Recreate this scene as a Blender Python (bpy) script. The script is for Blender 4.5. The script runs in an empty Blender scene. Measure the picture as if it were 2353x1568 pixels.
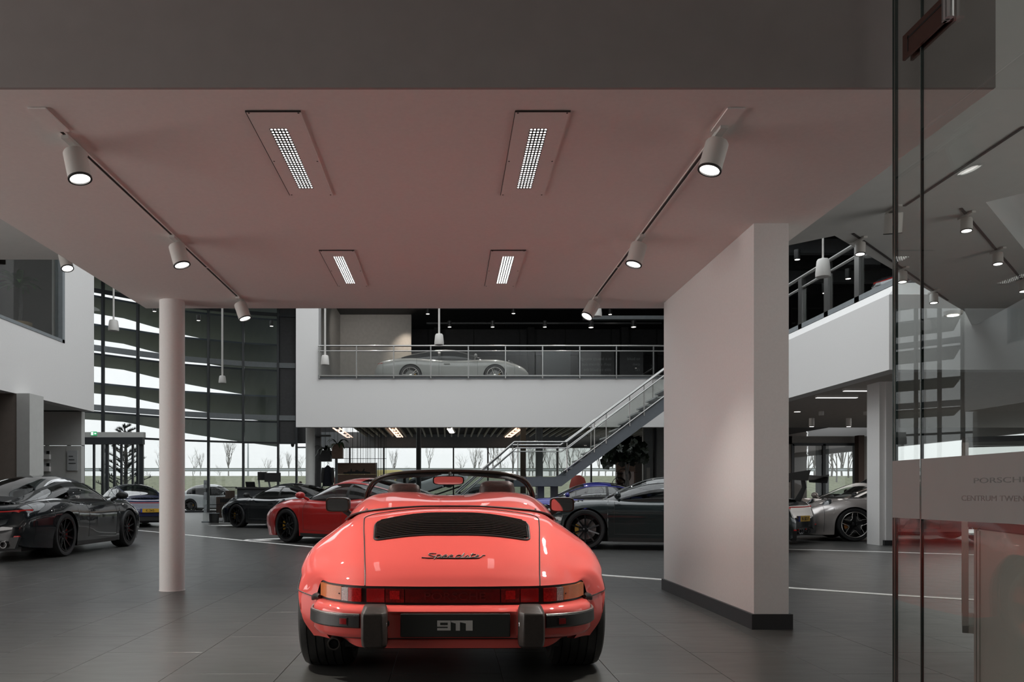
import bpy, math, random
from mathutils import Vector, Matrix
random.seed(7)
PI = math.pi
SC = bpy.context.scene
COL = SC.collection
# ------------------------------------------------------------------ camera, world, exposure
FOC, CX, HZ, CH = 1860.0, 1030.0, 1136.0, 0.978      # focal length in px, vanishing point, eye height
cam_d = bpy.data.cameras.new('camera'); cam = bpy.data.objects.new('camera', cam_d); COL.objects.link(cam)
cam.location = (0, 0, CH); cam.rotation_euler = (PI/2, 0, 0)
cam_d.sensor_width = 36.0; cam_d.sensor_fit = 'HORIZONTAL'; cam_d.lens = 36.0*FOC/2353
cam_d.shift_x = (2353/2-CX)/2353; cam_d.shift_y = (HZ-784)/2353
cam_d.clip_start = 0.05; cam_d.clip_end = 600
SC.camera = cam
SC.view_settings.view_transform = 'Standard'; SC.view_settings.look = 'None'
SC.view_settings.exposure = 0.0; SC.view_settings.gamma = 1.0
SC.view_settings.use_curve_mapping = False
SC.cycles.max_bounces = 8; SC.cycles.transparent_max_bounces = 24
SC.cycles.diffuse_bounces = 4; SC.cycles.glossy_bounces = 4
SC.cycles.volume_bounces = 6; SC.cycles.caustics_reflective = False; SC.cycles.caustics_refractive = False
SC.cycles.sample_clamp_indirect = 4.0
W = bpy.data.worlds.new('overcast'); SC.world = W; W.use_nodes = True
wn, wl = W.node_tree.nodes, W.node_tree.links
bg = wn['Background']
tc = wn.new('ShaderNodeTexCoord'); sp = wn.new('ShaderNodeSeparateXYZ'); rp = wn.new('ShaderNodeValToRGB')
wl.new(tc.outputs['Generated'], sp.inputs[0]); wl.new(sp.outputs['Z'], rp.inputs[0]); wl.new(rp.outputs[0], bg.inputs[0])
rp.color_ramp.elements[0].position = 0.0; rp.color_ramp.elements[0].color = (0.86, 0.89, 0.90, 1)
rp.color_ramp.elements[1].position = 0.12; rp.color_ramp.elements[1].color = (0.95, 0.98, 1.0, 1)
bg.inputs[1].default_value = 1.2

def area_light(name, loc, sx, sy, watts, col=(1, 1, 1), rot=(0, 0, 0)):
    d = bpy.data.lights.new(name, 'AREA'); d.shape = 'RECTANGLE'; d.size = sx; d.size_y = sy; d.energy = watts; d.color = col
    o = bpy.data.objects.new(name, d); COL.objects.link(o); o.location = loc; o.rotation_euler = rot
    return o
def spot_light(name, loc, target, watts, cone=60, col=(1, .95, .88), blend=1.0, rad=.045):
    d = bpy.data.lights.new(name, 'SPOT'); d.energy = watts; d.spot_size = math.radians(cone); d.spot_blend = blend
    d.color = col; d.shadow_soft_size = rad
    o = bpy.data.objects.new(name, d); COL.objects.link(o); o.location = loc
    o.rotation_euler = (Vector(target)-Vector(loc)).to_track_quat('-Z', 'Y').to_euler()
    return o
# area lights added as unseen fill for the halls, besides the left window daylight
area_light('hall_fill_light', (-0.6, 18.2, 12.2), 15.5, 13.5, 900, (.93, .97, 1))  # added fill below the skylight, no lamp field there
area_light('void_fill_light', (5.0, 11.3, 9.0), 4, 3, 210, (.88, .95, 1))  # added to brighten the balcony fascia, no lamp hangs there
area_light('right_fill_light', (8.6, 3.5, 1.9), 2.8, 7, 130, (1, .98, .95), (0, PI/2, 0))  # added fill for the upper ceiling, no window behind it
area_light('entrance_fill_light', (-14, 31, 11.5), 7, 12, 620, (.93, .97, 1))  # added fill over the entrance, without a fixture
area_light('side_hall_fill_light', (14, 21, 3.0), 6, 11, 230, (1, .95, .9))  # added fill for the cars under the balcony
area_light('lounge_fill_light', (1, 33, 4.0), 8, 6, 60, (1, .9, .8))  # broad fill added over the lounge
area_light('left_window_daylight', (-8.9, 2.5, 1.7), 2.8, 9, 400, (1, .95, .92), (0, -PI/2, 0))
area_light('near_hall_fill_light', (-6.2, 4, 3.8), 3, 6, 12, (1, .96, .92))  # weak fill added left of the low ceiling
area_light('reception_fill_light', (4.5, 4.5, 3.8), 2.5, 4, 12, (1, .96, .92))  # weak fill added behind the glass partition
spot_light('gallery_wall_fill', (-3.4, 29.0, 7.9), (-3.0, 33, 6.0), 90, 100, (1, .93, .86), 1.0)  # extra spot added to lighten the gallery wall
for gx_ in (-2.6, -.4, 1.8, 4.0, 6.2): spot_light('gallery_spot_beam', (gx_, 28.6, 7.6), (gx_*.8, 27.6, 4.6), 150, 110, (1, .95, .9), 1.0)
area_light('back_room_fill_light', (0.0, -2.5, 3.8), 5, 2, 14, (1, .95, .9))  # weak fill added behind the camera

# ------------------------------------------------------------------ helpers
def fl(px, py, z=0.0):
    Y = (CH-z)*FOC/(py-HZ); return ((px-CX)/FOC*Y, Y, z)
def at(px, py, Y):
    return ((px-CX)*Y/FOC, Y, CH+(HZ-py)*Y/FOC)
def gx(px, Y): return (px-CX)*Y/FOC
def gz(py, Y): return CH+(HZ-py)*Y/FOC

def mat(name, col, rough=.5, metal=0.0, coat=0.0, emit=None, es=0.0, noise=0.06, scale=8.0, bump=0.0, spec=.5, trans=0.0, aniso=None, coat_rough=.03, sheen=0):
    m = bpy.data.materials.new(name); m.use_nodes = True
    nt = m.node_tree; N = nt.nodes; L = nt.links
    b = N['Principled BSDF']
    b.inputs['Roughness'].default_value = rough; b.inputs['Metallic'].default_value = metal
    b.inputs['Coat Weight'].default_value = coat; b.inputs['Coat Roughness'].default_value = coat_rough
    b.inputs['Specular IOR Level'].default_value = spec
    b.inputs['Transmission Weight'].default_value = trans
    if noise > 0 or bump > 0:
        t = N.new('ShaderNodeTexCoord'); n = N.new('ShaderNodeTexNoise'); n.inputs['Scale'].default_value = scale
        n.inputs['Detail'].default_value = 4
        mp = N.new('ShaderNodeMapping'); 
        if aniso: mp.inputs['Scale'].default_value = aniso
        L.new(t.outputs['Object'], mp.inputs[0]); L.new(mp.outputs[0], n.inputs['Vector'])
        r = N.new('ShaderNodeValToRGB')
        r.color_ramp.elements[0].position = .3; r.color_ramp.elements[1].position = .7
        r.color_ramp.elements[0].color = tuple(max(0, c*(1-noise)) for c in col[:3])+(1,)
        r.color_ramp.elements[1].color = tuple(min(1, c*(1+noise)) for c in col[:3])+(1,)
        L.new(n.outputs['Fac'], r.inputs[0]); L.new(r.outputs[0], b.inputs['Base Color'])
        if bump > 0:
            bp = N.new('ShaderNodeBump'); bp.inputs['Strength'].default_value = bump; bp.inputs['Distance'].default_value = .01
            L.new(n.outputs['Fac'], bp.inputs['Height']); L.new(bp.outputs[0], b.inputs['Normal'])
    else:
        b.inputs['Base Color'].default_value = tuple(col[:3])+(1,)
    if emit:
        b.inputs['Emission Color'].default_value = tuple(emit)+(1,); b.inputs['Emission Strength'].default_value = es
    return m

def glass(name, tint=(.9, .95, .94), refl=1.0, rough=0.0, minr=.03, edge=None):
    m = bpy.data.materials.new(name); m.use_nodes = True
    nt = m.node_tree; N = nt.nodes; L = nt.links; N.clear()
    o = N.new('ShaderNodeOutputMaterial'); t = N.new('ShaderNodeBsdfTransparent'); g = N.new('ShaderNodeBsdfGlossy')
    mx = N.new('ShaderNodeMixShader'); lw = N.new('ShaderNodeLayerWeight'); lw.inputs['Blend'].default_value = .5
    pw = N.new('ShaderNodeMath'); pw.operation = 'POWER'; pw.inputs[1].default_value = 5.0; L.new(lw.outputs['Facing'], pw.inputs[0])
    f = N.new('ShaderNodeMath'); f.operation = 'MULTIPLY_ADD'; f.inputs[1].default_value = .96; f.inputs[2].default_value = .04; L.new(pw.outputs[0], f.inputs[0])
    ns = N.new('ShaderNodeTexNoise'); ns.inputs['Scale'].default_value = 2.0
    r = N.new('ShaderNodeMapRange'); r.inputs[3].default_value = .97; r.inputs[4].default_value = 1.0
    L.new(ns.outputs['Fac'], r.inputs[0])
    mc = N.new('ShaderNodeMix'); mc.data_type = 'RGBA'; mc.blend_type = 'MULTIPLY'; mc.inputs[0].default_value = 1
    mc.inputs[6].default_value = tuple(tint)+(1,); L.new(r.outputs[0], mc.inputs[7]); L.new(mc.outputs[2], t.inputs[0])
    g.inputs['Roughness'].default_value = rough; g.inputs[0].default_value = (1, 1, 1, 1)
    ml = N.new('ShaderNodeMath'); ml.operation = 'MULTIPLY_ADD'; ml.inputs[1].default_value = refl; ml.inputs[2].default_value = minr
    L.new(f.outputs[0], ml.inputs[0]); L.new(ml.outputs[0], mx.inputs[0]); L.new(t.outputs[0], mx.inputs[1]); L.new(g.outputs[0], mx.inputs[2])
    L.new(mx.outputs[0], o.inputs[0])
    return m

class MB:
    def __init__(s): s.v = []; s.f = []
    def add(s, vs, fs):
        b = len(s.v); s.v += [tuple(p) for p in vs]; s.f += [tuple(i+b for i in f) for f in fs]; return s
    def box(s, x0, x1, y0, y1, z0, z1):
        return s.add([(x0,y0,z0),(x1,y0,z0),(x1,y1,z0),(x0,y1,z0),(x0,y0,z1),(x1,y0,z1),(x1,y1,z1),(x0,y1,z1)],
                     [(0,3,2,1),(4,5,6,7),(0,1,5,4),(1,2,6,5),(2,3,7,6),(3,0,4,7)])
    def obox(s, c, size, M=None):
        M = M or Matrix.Identity(3); c = Vector(c); h = Vector(size)/2
        vs = [c+M@Vector((sx*h.x, sy*h.y, sz*h.z)) for sz in (-1,1) for sx, sy in ((-1,-1),(1,-1),(1,1),(-1,1))]
        return s.add(vs, [(0,3,2,1),(4,5,6,7),(0,1,5,4),(1,2,6,5),(2,3,7,6),(3,0,4,7)])
    def extr(s, pts, vec):
        n = len(pts); vec = Vector(vec); a = [Vector(p) for p in pts]; b = [p+vec for p in a]
        return s.add(a+b, [tuple(range(n))[::-1], tuple(range(n, 2*n))]+[(i,(i+1)%n,n+(i+1)%n,n+i) for i in range(n)])
    def grid(s, rows, close=False):
        n = len(rows[0]); vs = [p for r in rows for p in r]; fs = []
        for i in range(len(rows)-1):
            for j in range(n if close else n-1):
                k = (j+1) % n
                fs.append((i*n+j, i*n+k, (i+1)*n+k, (i+1)*n+j))
        return s.add(vs, fs)
    def tube(s, pts, r, n=8, closed=False, caps=True):
        pts = [Vector(p) for p in pts]; m = len(pts); rows = []; up = None
        rr = r if isinstance(r, (list, tuple)) else [r]*m
        for i, p in enumerate(pts):
            if closed: t = pts[(i+1) % m]-pts[i-1]
            else: t = pts[min(i+1, m-1)]-pts[max(i-1, 0)]
            if t.length < 1e-9: t = Vector((0, 0, 1))
            t.normalize()
            if up is None:
                up = Vector((0, 0, 1)) if abs(t.z) < .9 else Vector((1, 0, 0))
            up = (up-t*up.dot(t)); up = up.normalized() if up.length > 1e-6 else Vector((1, 0, 0))
            q = t.cross(up)
            rows.append([p+(up*math.cos(a)+q*math.sin(a))*rr[i] for a in [2*PI*k/n for k in range(n)]])
        if closed: rows.append(rows[0])
        b = len(s.v); s.grid(rows, True)
        if caps and not closed:
            s.f.append(tuple(b+k for k in range(n))[::-1]); e = b+(m-1)*n; s.f.append(tuple(e+k for k in range(n)))
        return s
    def lathe(s, prof, n=24, o=(0,0,0), ax='Z', M=None, close=False):
        o = Vector(o); rows = []
        for r, h in prof:
            row = []
            for k in range(n):
                a = 2*PI*k/n; c, d = r*math.cos(a), r*math.sin(a)
                p = Vector((c, d, h)) if ax == 'Z' else (Vector((h, c, d)) if ax == 'X' else Vector((c, h, d)))
                if M: p = M@p
                row.append(o+p)
            rows.append(row)
        if close: rows.append(rows[0])
        return s.grid(rows, True)
    def ball(s, c, r, n=12, m=8, M=None):
        r = r if isinstance(r, (tuple, list)) else (r, r, r); rows = []
        for i in range(m+1):
            a = PI*i/m-PI/2; row = []
            for k in range(n):
                b = 2*PI*k/n; p = Vector((r[0]*math.cos(a)*math.cos(b), r[1]*math.cos(a)*math.sin(b), r[2]*math.sin(a)))
                if M: p = M@p
                row.append(Vector(c)+p)
            rows.append(row)
        return s.grid(rows, True)
    def mesh(s, name, m=None, smooth=False, fix=True):
        me = bpy.data.meshes.new(name); me.from_pydata([tuple(p) for p in s.v], [], s.f); me.update()
        if fix:
            import bmesh
            bm = bmesh.new(); bm.from_mesh(me); bmesh.ops.remove_doubles(bm, verts=bm.verts, dist=1e-6)
            bmesh.ops.recalc_face_normals(bm, faces=bm.faces); bm.to_mesh(me); bm.free()
        if smooth:
            me.polygons.foreach_set('use_smooth', [True]*len(me.polygons))
            try: me.set_sharp_from_angle(angle=math.radians(smooth if smooth is not True else 40))
            except Exception: pass
        me.materials.append(m) if m else None
        return me
    def build(s, name, m, parent=None, smooth=False, kind=None, fix=True):
        return link(name, s.mesh(name, m, smooth, fix), parent, kind)

def link(name, me, parent=None, kind=None, m=None):
    o = bpy.data.objects.new(name, me); COL.objects.link(o)
    if parent: o.parent = parent
    if kind: o['kind'] = kind
    if m and me.materials:
        o.material_slots[0].link = 'OBJECT'; o.material_slots[0].material = m
    return o
def struct(name, mb, m, smooth=False): return mb.build(name, m, None, smooth, 'structure')
def tag(o, label, cat, group=None):
    o['label'] = label; o['category'] = cat
    if group: o['group'] = group
    return o
def thing(name, label, cat, loc=(0,0,0), rz=0, group=None):
    o = bpy.data.objects.new(name, None); COL.objects.link(o); o.location = loc; o.rotation_euler = (0, 0, rz)
    o.empty_display_size = .1
    return tag(o, label, cat, group)
def relabel(o, label, name=None):
    o['label'] = label; return o
def dup(root, loc=None, label=None, rz=None, group=None):
    r = root.copy(); COL.objects.link(r)
    if loc is not None: r.location = loc
    if rz is not None: r.rotation_euler = (0, 0, rz)
    if label: r['label'] = label
    if group: r['group'] = group
    for ch in list(root.children):
        c = ch.copy(); COL.objects.link(c); c.parent = r
        for g in ch.children:
            d = g.copy(); COL.objects.link(d); d.parent = c
    return r
def text(name, body, size, m, M, parent=None, ext=.001, align='LEFT', sx=1.0):
    cu = bpy.data.curves.new(name, 'FONT'); cu.body = body; cu.size = size; cu.extrude = ext; cu.align_x = align
    tmp = bpy.data.objects.new(name, cu); COL.objects.link(tmp)
    dg = bpy.context.evaluated_depsgraph_get(); me = bpy.data.meshes.new_from_object(tmp.evaluated_get(dg))
    bpy.data.objects.remove(tmp); me.name = name; me.transform(M @ Matrix.Scale(sx, 4, (1, 0, 0))); me.materials.clear(); me.materials.append(m)
    return link(name, me, parent)

def cr(P, t):
    """Catmull-Rom through list of tuples at float index t"""
    n = len(P); i = min(max(int(math.floor(t)), 0), n-2); f = t-i
    p1, p2 = P[i], P[i+1]
    p0 = P[i-1] if i > 0 else tuple(2*a-b for a, b in zip(p1, p2))
    p3 = P[i+2] if i+2 < n else tuple(2*b-a for a, b in zip(p1, p2))
    return tuple(.5*((2*b)+(-a+c)*f+(2*a-5*b+4*c-d)*f*f+(-a+3*b-3*c+d)*f**3) for a, b, c, d in zip(p0, p1, p2, p3))
def interp(xs, ys, x):
    """smooth hermite interpolation of a table (xs ascending)"""
    n = len(xs)
    if x <= xs[0]: return ys[0]
    if x >= xs[-1]: return ys[-1]
    i = max(k for k in range(n-1) if xs[k] <= x)
    def slope(k):
        if k == 0 or k == n-1: return (ys[1]-ys[0])/(xs[1]-xs[0]) if k == 0 else (ys[-1]-ys[-2])/(xs[-1]-xs[-2])
        a = (ys[k]-ys[k-1])/(xs[k]-xs[k-1]); b = (ys[k+1]-ys[k])/(xs[k+1]-xs[k])
        if a*b <= 0: return 0
        return 2*a*b/(a+b)
    h = xs[i+1]-xs[i]; t = (x-xs[i])/h; a, b = slope(i)*h, slope(i+1)*h
    return (2*t**3-3*t*t+1)*ys[i]+(t**3-2*t*t+t)*a+(-2*t**3+3*t*t)*ys[i+1]+(t**3-t*t)*b
def lerp(a, b, t): return tuple(x+(y-x)*t for x, y in zip(a, b))

# ------------------------------------------------------------------ materials
M_white = mat('white_plaster', (.76, .745, .73), .75, bump=.04, scale=60, noise=.02)
M_ceil = mat('ceiling_plaster', (.82, .76, .73), .85, bump=.03, scale=40, noise=.02)
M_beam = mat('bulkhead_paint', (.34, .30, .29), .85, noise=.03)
M_upceil = mat('upper_ceiling_paint', (.62, .62, .60), .85, noise=.02)
M_wall_g = mat('grey_wall_paint', (.50, .50, .48), .7, noise=.03)
M_dark = mat('charcoal_wall', (.035, .036, .036), .6, noise=.15)
M_darkp = mat('charcoal_panel', (.05, .05, .052), .45, noise=.12)
M_base = mat('black_plinth', (.022, .022, .024), .45)
M_joint = mat('tile_joint', (.26, .25, .23), .8)
M_line = mat('white_floor_stripe', (.86, .86, .83), .4, noise=.03)
M_steel = mat('brushed_steel', (.36, .36, .35), .32, 1.0, scale=30, aniso=(1, 1, 20))
M_frame = mat('dark_window_frame', (.03, .034, .038), .4, noise=.05)
M_gframe = mat('grey_window_frame', (.22, .24, .25), .45)
M_stair = mat('grey_painted_steel', (.13, .145, .16), .4, noise=.05)
M_blade = mat('fascia_blade_metal', (.085, .105, .125), .45, noise=.05)
M_track = mat('track_shadow_gap', (.03, .022, .02), .6)
M_lampw = mat('lamp_white', (.62, .60, .57), .45, noise=.02)
M_lampb = mat('lamp_black', (.02, .02, .02), .4)
M_glow = mat('lamp_glow', (1, 1, 1), .5, emit=(1, .97, .92), es=6, noise=0)
M_glow2 = mat('small_lamp_glow', (1, 1, 1), .5, emit=(1, .95, .88), es=6, noise=0)
M_tube = mat('fluorescent_glow', (1, 1, 1), .5, emit=(1, .98, .95), es=10, noise=0)
M_linelamp = mat('linear_lamp_glow', (1, 1, 1), .5, emit=(1, .98, .95), es=1.6, noise=0)
M_warm = mat('warm_lamp_glow', (1, 1, 1), .5, emit=(1, .66, .5), es=1.5, noise=0)
M_louver = mat('louver_metal', (.05, .05, .045), .7)
M_glass = glass('clear_glass', (.86, .90, .89), .7, minr=.01)
M_facade = glass('facade_glass', (.975, .985, .985), .5, minr=0)
M_partition = glass('partition_glass', (.93, .95, .94), 1.0, minr=0)
M_balu = glass('balustrade_glass', (.90, .91, .90), .8, minr=0)
M_frost = mat('frosted_film', (.25, .238, .228), .7, noise=.02)
M_edge = mat('glass_edge', (.03, .045, .042), .12, noise=.05)
M_edgel = mat('glass_edge_bright', (.35, .33, .30), .2, .6)
M_brass = mat('patch_fitting_metal', (.16, .085, .07), .3, .8, scale=20)
M_wood = mat('wood_panel', (.20, .125, .09), .5, scale=6, aniso=(1, 1, 12), noise=.25)
M_redwood = mat('dark_red_counter', (.055, .014, .014), .35, noise=.15)
M_counter = mat('counter_front', (.36, .33, .30), .55, noise=.02)
M_slat = mat('white_slat', (.62, .58, .50), .6)
M_slatback = mat('brown_ceiling_void', (.03, .022, .02), .8)
M_leaf = mat('leaf_green', (.02, .045, .014), .45, scale=20, noise=.5)
M_leafd = mat('dark_leaf', (.010, .016, .008), .45, scale=20, noise=.5)
M_pine = mat('pine_needles', (.05, .065, .055), .8, scale=10, noise=.4)
M_bark = mat('bark', (.10, .095, .09), .9, scale=20, noise=.3)
M_bare = mat('haze_paled_bark', (.22, .21, .20), .9, noise=.15)  # bark paled so that some haze sits in its colour
M_grass = mat('winter_grass', (.20, .215, .14), .9, scale=3, noise=.25, bump=.2)
M_road = mat('outdoor_paving', (.40, .41, .41), .6, noise=.08)
M_rail = mat('galvanised_rail', (.45, .48, .50), .5, .3)
M_plast = mat('black_plastic', (.018, .018, .018), .45, noise=.1, scale=40)
M_rub = mat('tyre_rubber', (.014, .014, .015), .62, noise=.2, scale=30)
M_chrome = mat('chrome', (.75, .75, .76), .12, 1.0)
M_rimb = mat('black_alloy', (.02, .02, .022), .22, .6)
M_rims = mat('silver_alloy', (.62, .60, .57), .25, .8)
M_disc = mat('brake_disc', (.22, .22, .22), .35, .8)
M_caly = mat('yellow_caliper', (.55, .30, .03), .4)
M_calr = mat('red_caliper', (.35, .03, .02), .4)
M_calo = mat('orange_caliper', (.60, .22, .05), .35)
M_cglass = glass('car_glass', (.22, .24, .24), 1.1, minr=.03)
M_cgclear = glass('clear_car_glass', (.55, .6, .6), .9, minr=.02)
M_seat = mat('black_leather', (.02, .02, .02), .5, bump=.1, scale=80)
M_seatb = mat('brown_leather', (.055, .032, .027), .38, bump=.15, scale=90, noise=.15)
M_plate = mat('yellow_plate', (.62, .36, .03), .4)
M_blue = mat('plate_blue', (.02, .05, .3), .4)
M_blk = mat('ink_black', (.01, .01, .01), .5)
M_redl = mat('red_lens', (.42, .012, .012), .15, coat=.5, scale=120, noise=.3)
M_redglow = mat('red_light_bar', (.3, .01, .01), .3, emit=(1, .03, .02), es=.08)
M_silvert = mat('silver_lettering', (.62, .60, .58), .4, .3)
def paint(name, c, rough=.3, metal=0.0, noise=.02): return mat(name, c, rough, metal, 1.0, noise=noise, scale=3, spec=.15)
P_hero = mat('bright_red_paint', (.74, .105, .090), .5, coat=.9, noise=.01, scale=3, spec=.08)
P_red = paint('red_paint', (.42, .022, .02), .35)
P_black = paint('black_paint', (.006, .008, .010), .25)
P_navy = paint('navy_paint', (.010, .014, .055), .3)
P_blue = paint('blue_paint', (.02, .022, .20), .3, .2)
P_green = paint('dark_green_grey_paint', (.018, .026, .027), .3, .2)
P_slate = paint('slate_paint', (.02, .026, .032), .3, .3)
P_silver = paint('silver_beige_paint', (.50, .46, .44), .32, .55)
P_beige = paint('beige_paint', (.42, .36, .33), .35, .5)
P_grey = paint('chalk_grey_paint', (.36, .36, .34), .35)
P_white = paint('white_paint', (.72, .74, .75), .35)
P_yellow = paint('yellow_paint', (.62, .52, .16), .4)
# ================================================================== structure
def tile_mat():
    m = mat('floor_tile_stone', (.058, .057, .054), .36, noise=.12, scale=2.2, spec=.5)
    nt = m.node_tree; N = nt.nodes; L = nt.links; b = N['Principled BSDF']
    t = N.new('ShaderNodeTexCoord'); n = N.new('ShaderNodeTexNoise'); n.inputs['Scale'].default_value = 3.0; n.inputs['Detail'].default_value = 6
    mp = N.new('ShaderNodeMapping'); mp.inputs['Scale'].default_value = (1, 3.5, 1)
    L.new(t.outputs['Object'], mp.inputs[0]); L.new(mp.outputs[0], n.inputs['Vector'])
    r = N.new('ShaderNodeMapRange'); r.inputs[3].default_value = .24; r.inputs[4].default_value = .38
    L.new(n.outputs['Fac'], r.inputs[0]); L.new(r.outputs[0], b.inputs['Roughness'])
    return m
M_tile = tile_mat()
TX, TY = .60, 1.15
f = MB(); f.box(-24, 20, -7, 45.2, -.12, -.004)
floor = struct('floor', f, M_joint)
tm = MB(); h = .0014
tm.add([(h,h,-.01),(TX-h,h,-.01),(TX-h,TY-h,-.01),(h,TY-h,-.01),(h,h,-.001),(TX-h,h,-.001),(TX-h,TY-h,-.001),(h,TY-h,-.001),
        (h+.001,h+.001,0),(TX-h-.001,h+.001,0),(TX-h-.001,TY-h-.001,0),(h+.001,TY-h-.001,0)],
       [(0,1,5,4),(1,2,6,5),(2,3,7,6),(3,0,4,7),(4,5,9,8),(5,6,10,9),(6,7,11,10),(7,4,8,11),(8,9,10,11)])
tile_me = tm.mesh('tile', M_tile)
cells = []
for i in range(-40, 32):
    x = .89+i*TX
    ph = 5.548 if i % 2 == 0 else 5.005
    for j in range(-10, 35):
        y = ph+(j)*TY
        if not (-24 < x and x+TX < 20 and -6.8 < y and y+TY < 45.2): continue
        yc, xc = y+TY/2, x+TX/2
        px = CX+xc/max(yc, .1)*FOC
        vis = yc > 3.6 and -300 < px < 2650
        cells.append((0 if vis else 1, math.hypot(xc, yc), x, y))
cells.sort()
for k, (_, _, x, y) in enumerate(cells[:290]):
    o = link('tile', tile_me, floor); o.location = (x, y, 0)
rest = MB()
for (_, _, x, y) in cells[290:]:
    rest.box(x+h, x+TX-h, y+h, y+TY-h, -.003, 0)
rest.build('tile_field', M_tile, floor, kind='stuff', fix=False)

# white stripes on the floor
def stripe(pts, w, z=.004):
    m = MB(); top = []
    P = [Vector((x, y)) for x, y in pts]; L, R = [], []
    for i, p in enumerate(P):
        t = (P[min(i+1, len(P)-1)]-P[max(i-1, 0)]).normalized(); n = Vector((-t.y, t.x))*w/2
        L.append(p+n); R.append(p-n)
    m.grid([[(l.x, l.y, 0), (l.x, l.y, z), (r.x, r.y, z), (r.x, r.y, 0)] for l, r in zip(L, R)])
    return m
def floorpts(l): return [fl(a, b)[:2] for a, b in l]
tag(stripe(floorpts([(300, 1218), (430, 1230), (560, 1243), (690, 1255), (1000, 1286), (1390, 1323), (1525, 1333), (1815, 1352), (2060, 1369), (2350, 1386)]), .11).build('floor_stripe', M_line),
    'long white stripe curving across the dark floor behind the red roadster', 'floor marking')
tag(stripe(floorpts([(1780, 1262), (2060, 1270), (2400, 1281)]), .12).build('floor_stripe', M_line),
    'white floor stripe in front of the silver car at the right', 'floor marking')
for pts, lab in (([(486, 1208), (545, 1207.2), (610, 1206.4)], 'thin white parking line under the black coupe'),
                 ([(568, 1241.5), (640, 1239), (720, 1236.5)], 'thin white parking line under the red coupe')):
    m = stripe(floorpts(pts), .32)
    e = fl(*pts[0]); m2 = stripe([(e[0], e[1]), (e[0]+1.0, e[1]-.55)], .3)
    m.add(m2.v, m2.f); tag(m.build('parking_line', M_line), lab, 'floor marking')

ZB = 2.94                                   # underside of the low box ceiling
BX0, BX1, BY0 = -3.19, 2.64, (ZB-CH)*FOC/(HZ-206)
BY1 = (ZB-CH)*FOC/(HZ-709)
b = MB(); b.add([(BX0,BY0,ZB),(BX1,BY0,ZB),(BX1,BY1,ZB),(BX0,BY1,ZB)], [(0,3,2,1)])
b.add([(BX0,BY1,ZB),(BX1,BY1,ZB),(BX1,BY1,ZB+1.6),(BX0,BY1,ZB+1.6),(BX1,BY0,ZB),(BX1,BY0,ZB+1.6),(BX0,BY0,ZB),(BX0,BY0,ZB+1.6)],
      [(0,1,2,3),(1,4,5,2),(0,3,7,6)])
struct('ceiling', b, M_ceil)
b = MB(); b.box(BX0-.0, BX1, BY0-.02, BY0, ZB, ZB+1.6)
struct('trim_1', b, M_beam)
# higher ceiling around the box
ZU = 3.9
def onz(px, py, z): Y = (z-CH)*FOC/(HZ-py); return (gx(px, Y), Y, z)
c1 = onz(1918, 542, ZU); c0 = onz(1813, 564, ZU); c2 = onz(2056, 627, ZU); c3 = onz(2172, 690, ZU)
d0 = onz(2265, 465, ZU); d1 = onz(2353, 573, ZU); d2 = onz(2345, 450, ZU)
ext = lambda a, b, t: (a[0]+(b[0]-a[0])*t, a[1]+(b[1]-a[1])*t, ZU)
YL = (ZU-CH)*FOC/(HZ-597)
c00 = ext(c1, c0, 4.2); c4 = ext(c1, c3, 1.25); e1 = ext(d0, d1, 2.0); 
d3 = (d2[0]+e1[0]-d0[0], d2[1]+e1[1]-d0[1], ZU)
b = MB()
b.add([(-9.25,-6.9,ZU),(BX0,-6.9,ZU),(BX0,YL,ZU),(-9.25,YL,ZU)], [(0,1,2,3)])
b.add([(BX0,-6.9,ZU),(BX1,-6.9,ZU),(BX1,BY0,ZU),(BX0,BY0,ZU)], [(0,1,2,3)])
# right field with the skylight-like opening left free
poly = [(BX1,-6.9,ZU),(9.0,-6.9,ZU),(9.0,d0[1]-.6,ZU),(d0[0]+.5,d0[1]-.6,ZU),(d0[0],d0[1],ZU),(e1[0],e1[1],ZU),(c4[0]+.9,c4[1]+1.2,ZU),(c4[0],c4[1],ZU),(c1[0],c1[1],ZU),(c00[0],c00[1],ZU),(BX1,c00[1],ZU)]
b.add(poly, [tuple(range(len(poly)))])
b.add([(p[0],p[1],ZU+.35) for p in poly]+poly, [(i, (i+1)%len(poly), len(poly)+(i+1)%len(poly), len(poly)+i) for i in range(len(poly))])
struct('ceiling', b, M_upceil)
b = MB()
b.add([(d0[0],d0[1],ZU),(e1[0],e1[1],ZU),(e1[0],e1[1],ZU+1.2),(d0[0],d0[1],ZU+1.2)], [(0,1,2,3)])
b.add([(d0[0]+.5,d0[1]-.6,ZU),(9,d0[1]-.6,ZU),(9,d0[1]-.6,ZU+1.2),(d0[0]+.5,d0[1]-.6,ZU+1.2)], [(0,1,2,3)])
struct('trim_2', b, M_white)

# square pillar
PX0, PY0 = 2.213, .978*FOC/(1447-HZ)
PX1 = gx(1814, PY0); PY1 = PX0*FOC/(1525.5-CX)
pil = thing('pillar', 'wide square white pillar with dark plinth right of the red roadster', 'pillar')
MB().box(PX0, PX1, PY0+.012, PY1, .10, ZB).build('shaft', M_white, pil)
b = MB(); b.box(PX0-.022, PX1+.022, PY0-.01, PY1+.01, 0, .11); b.build('plinth', M_base, pil)
# round column
cx_, cy_ = fl(395.5, 1357)[:2]
rc = thing('round_column', 'slender round white column left of the red roadster', 'column', (cx_, cy_, 0))
b = MB(); b.lathe([(0,0),(.128,0),(.128,.004),(.124,.006),(.124,ZB)], 40); b.build('shaft', M_white, rc, smooth=True)

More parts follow.
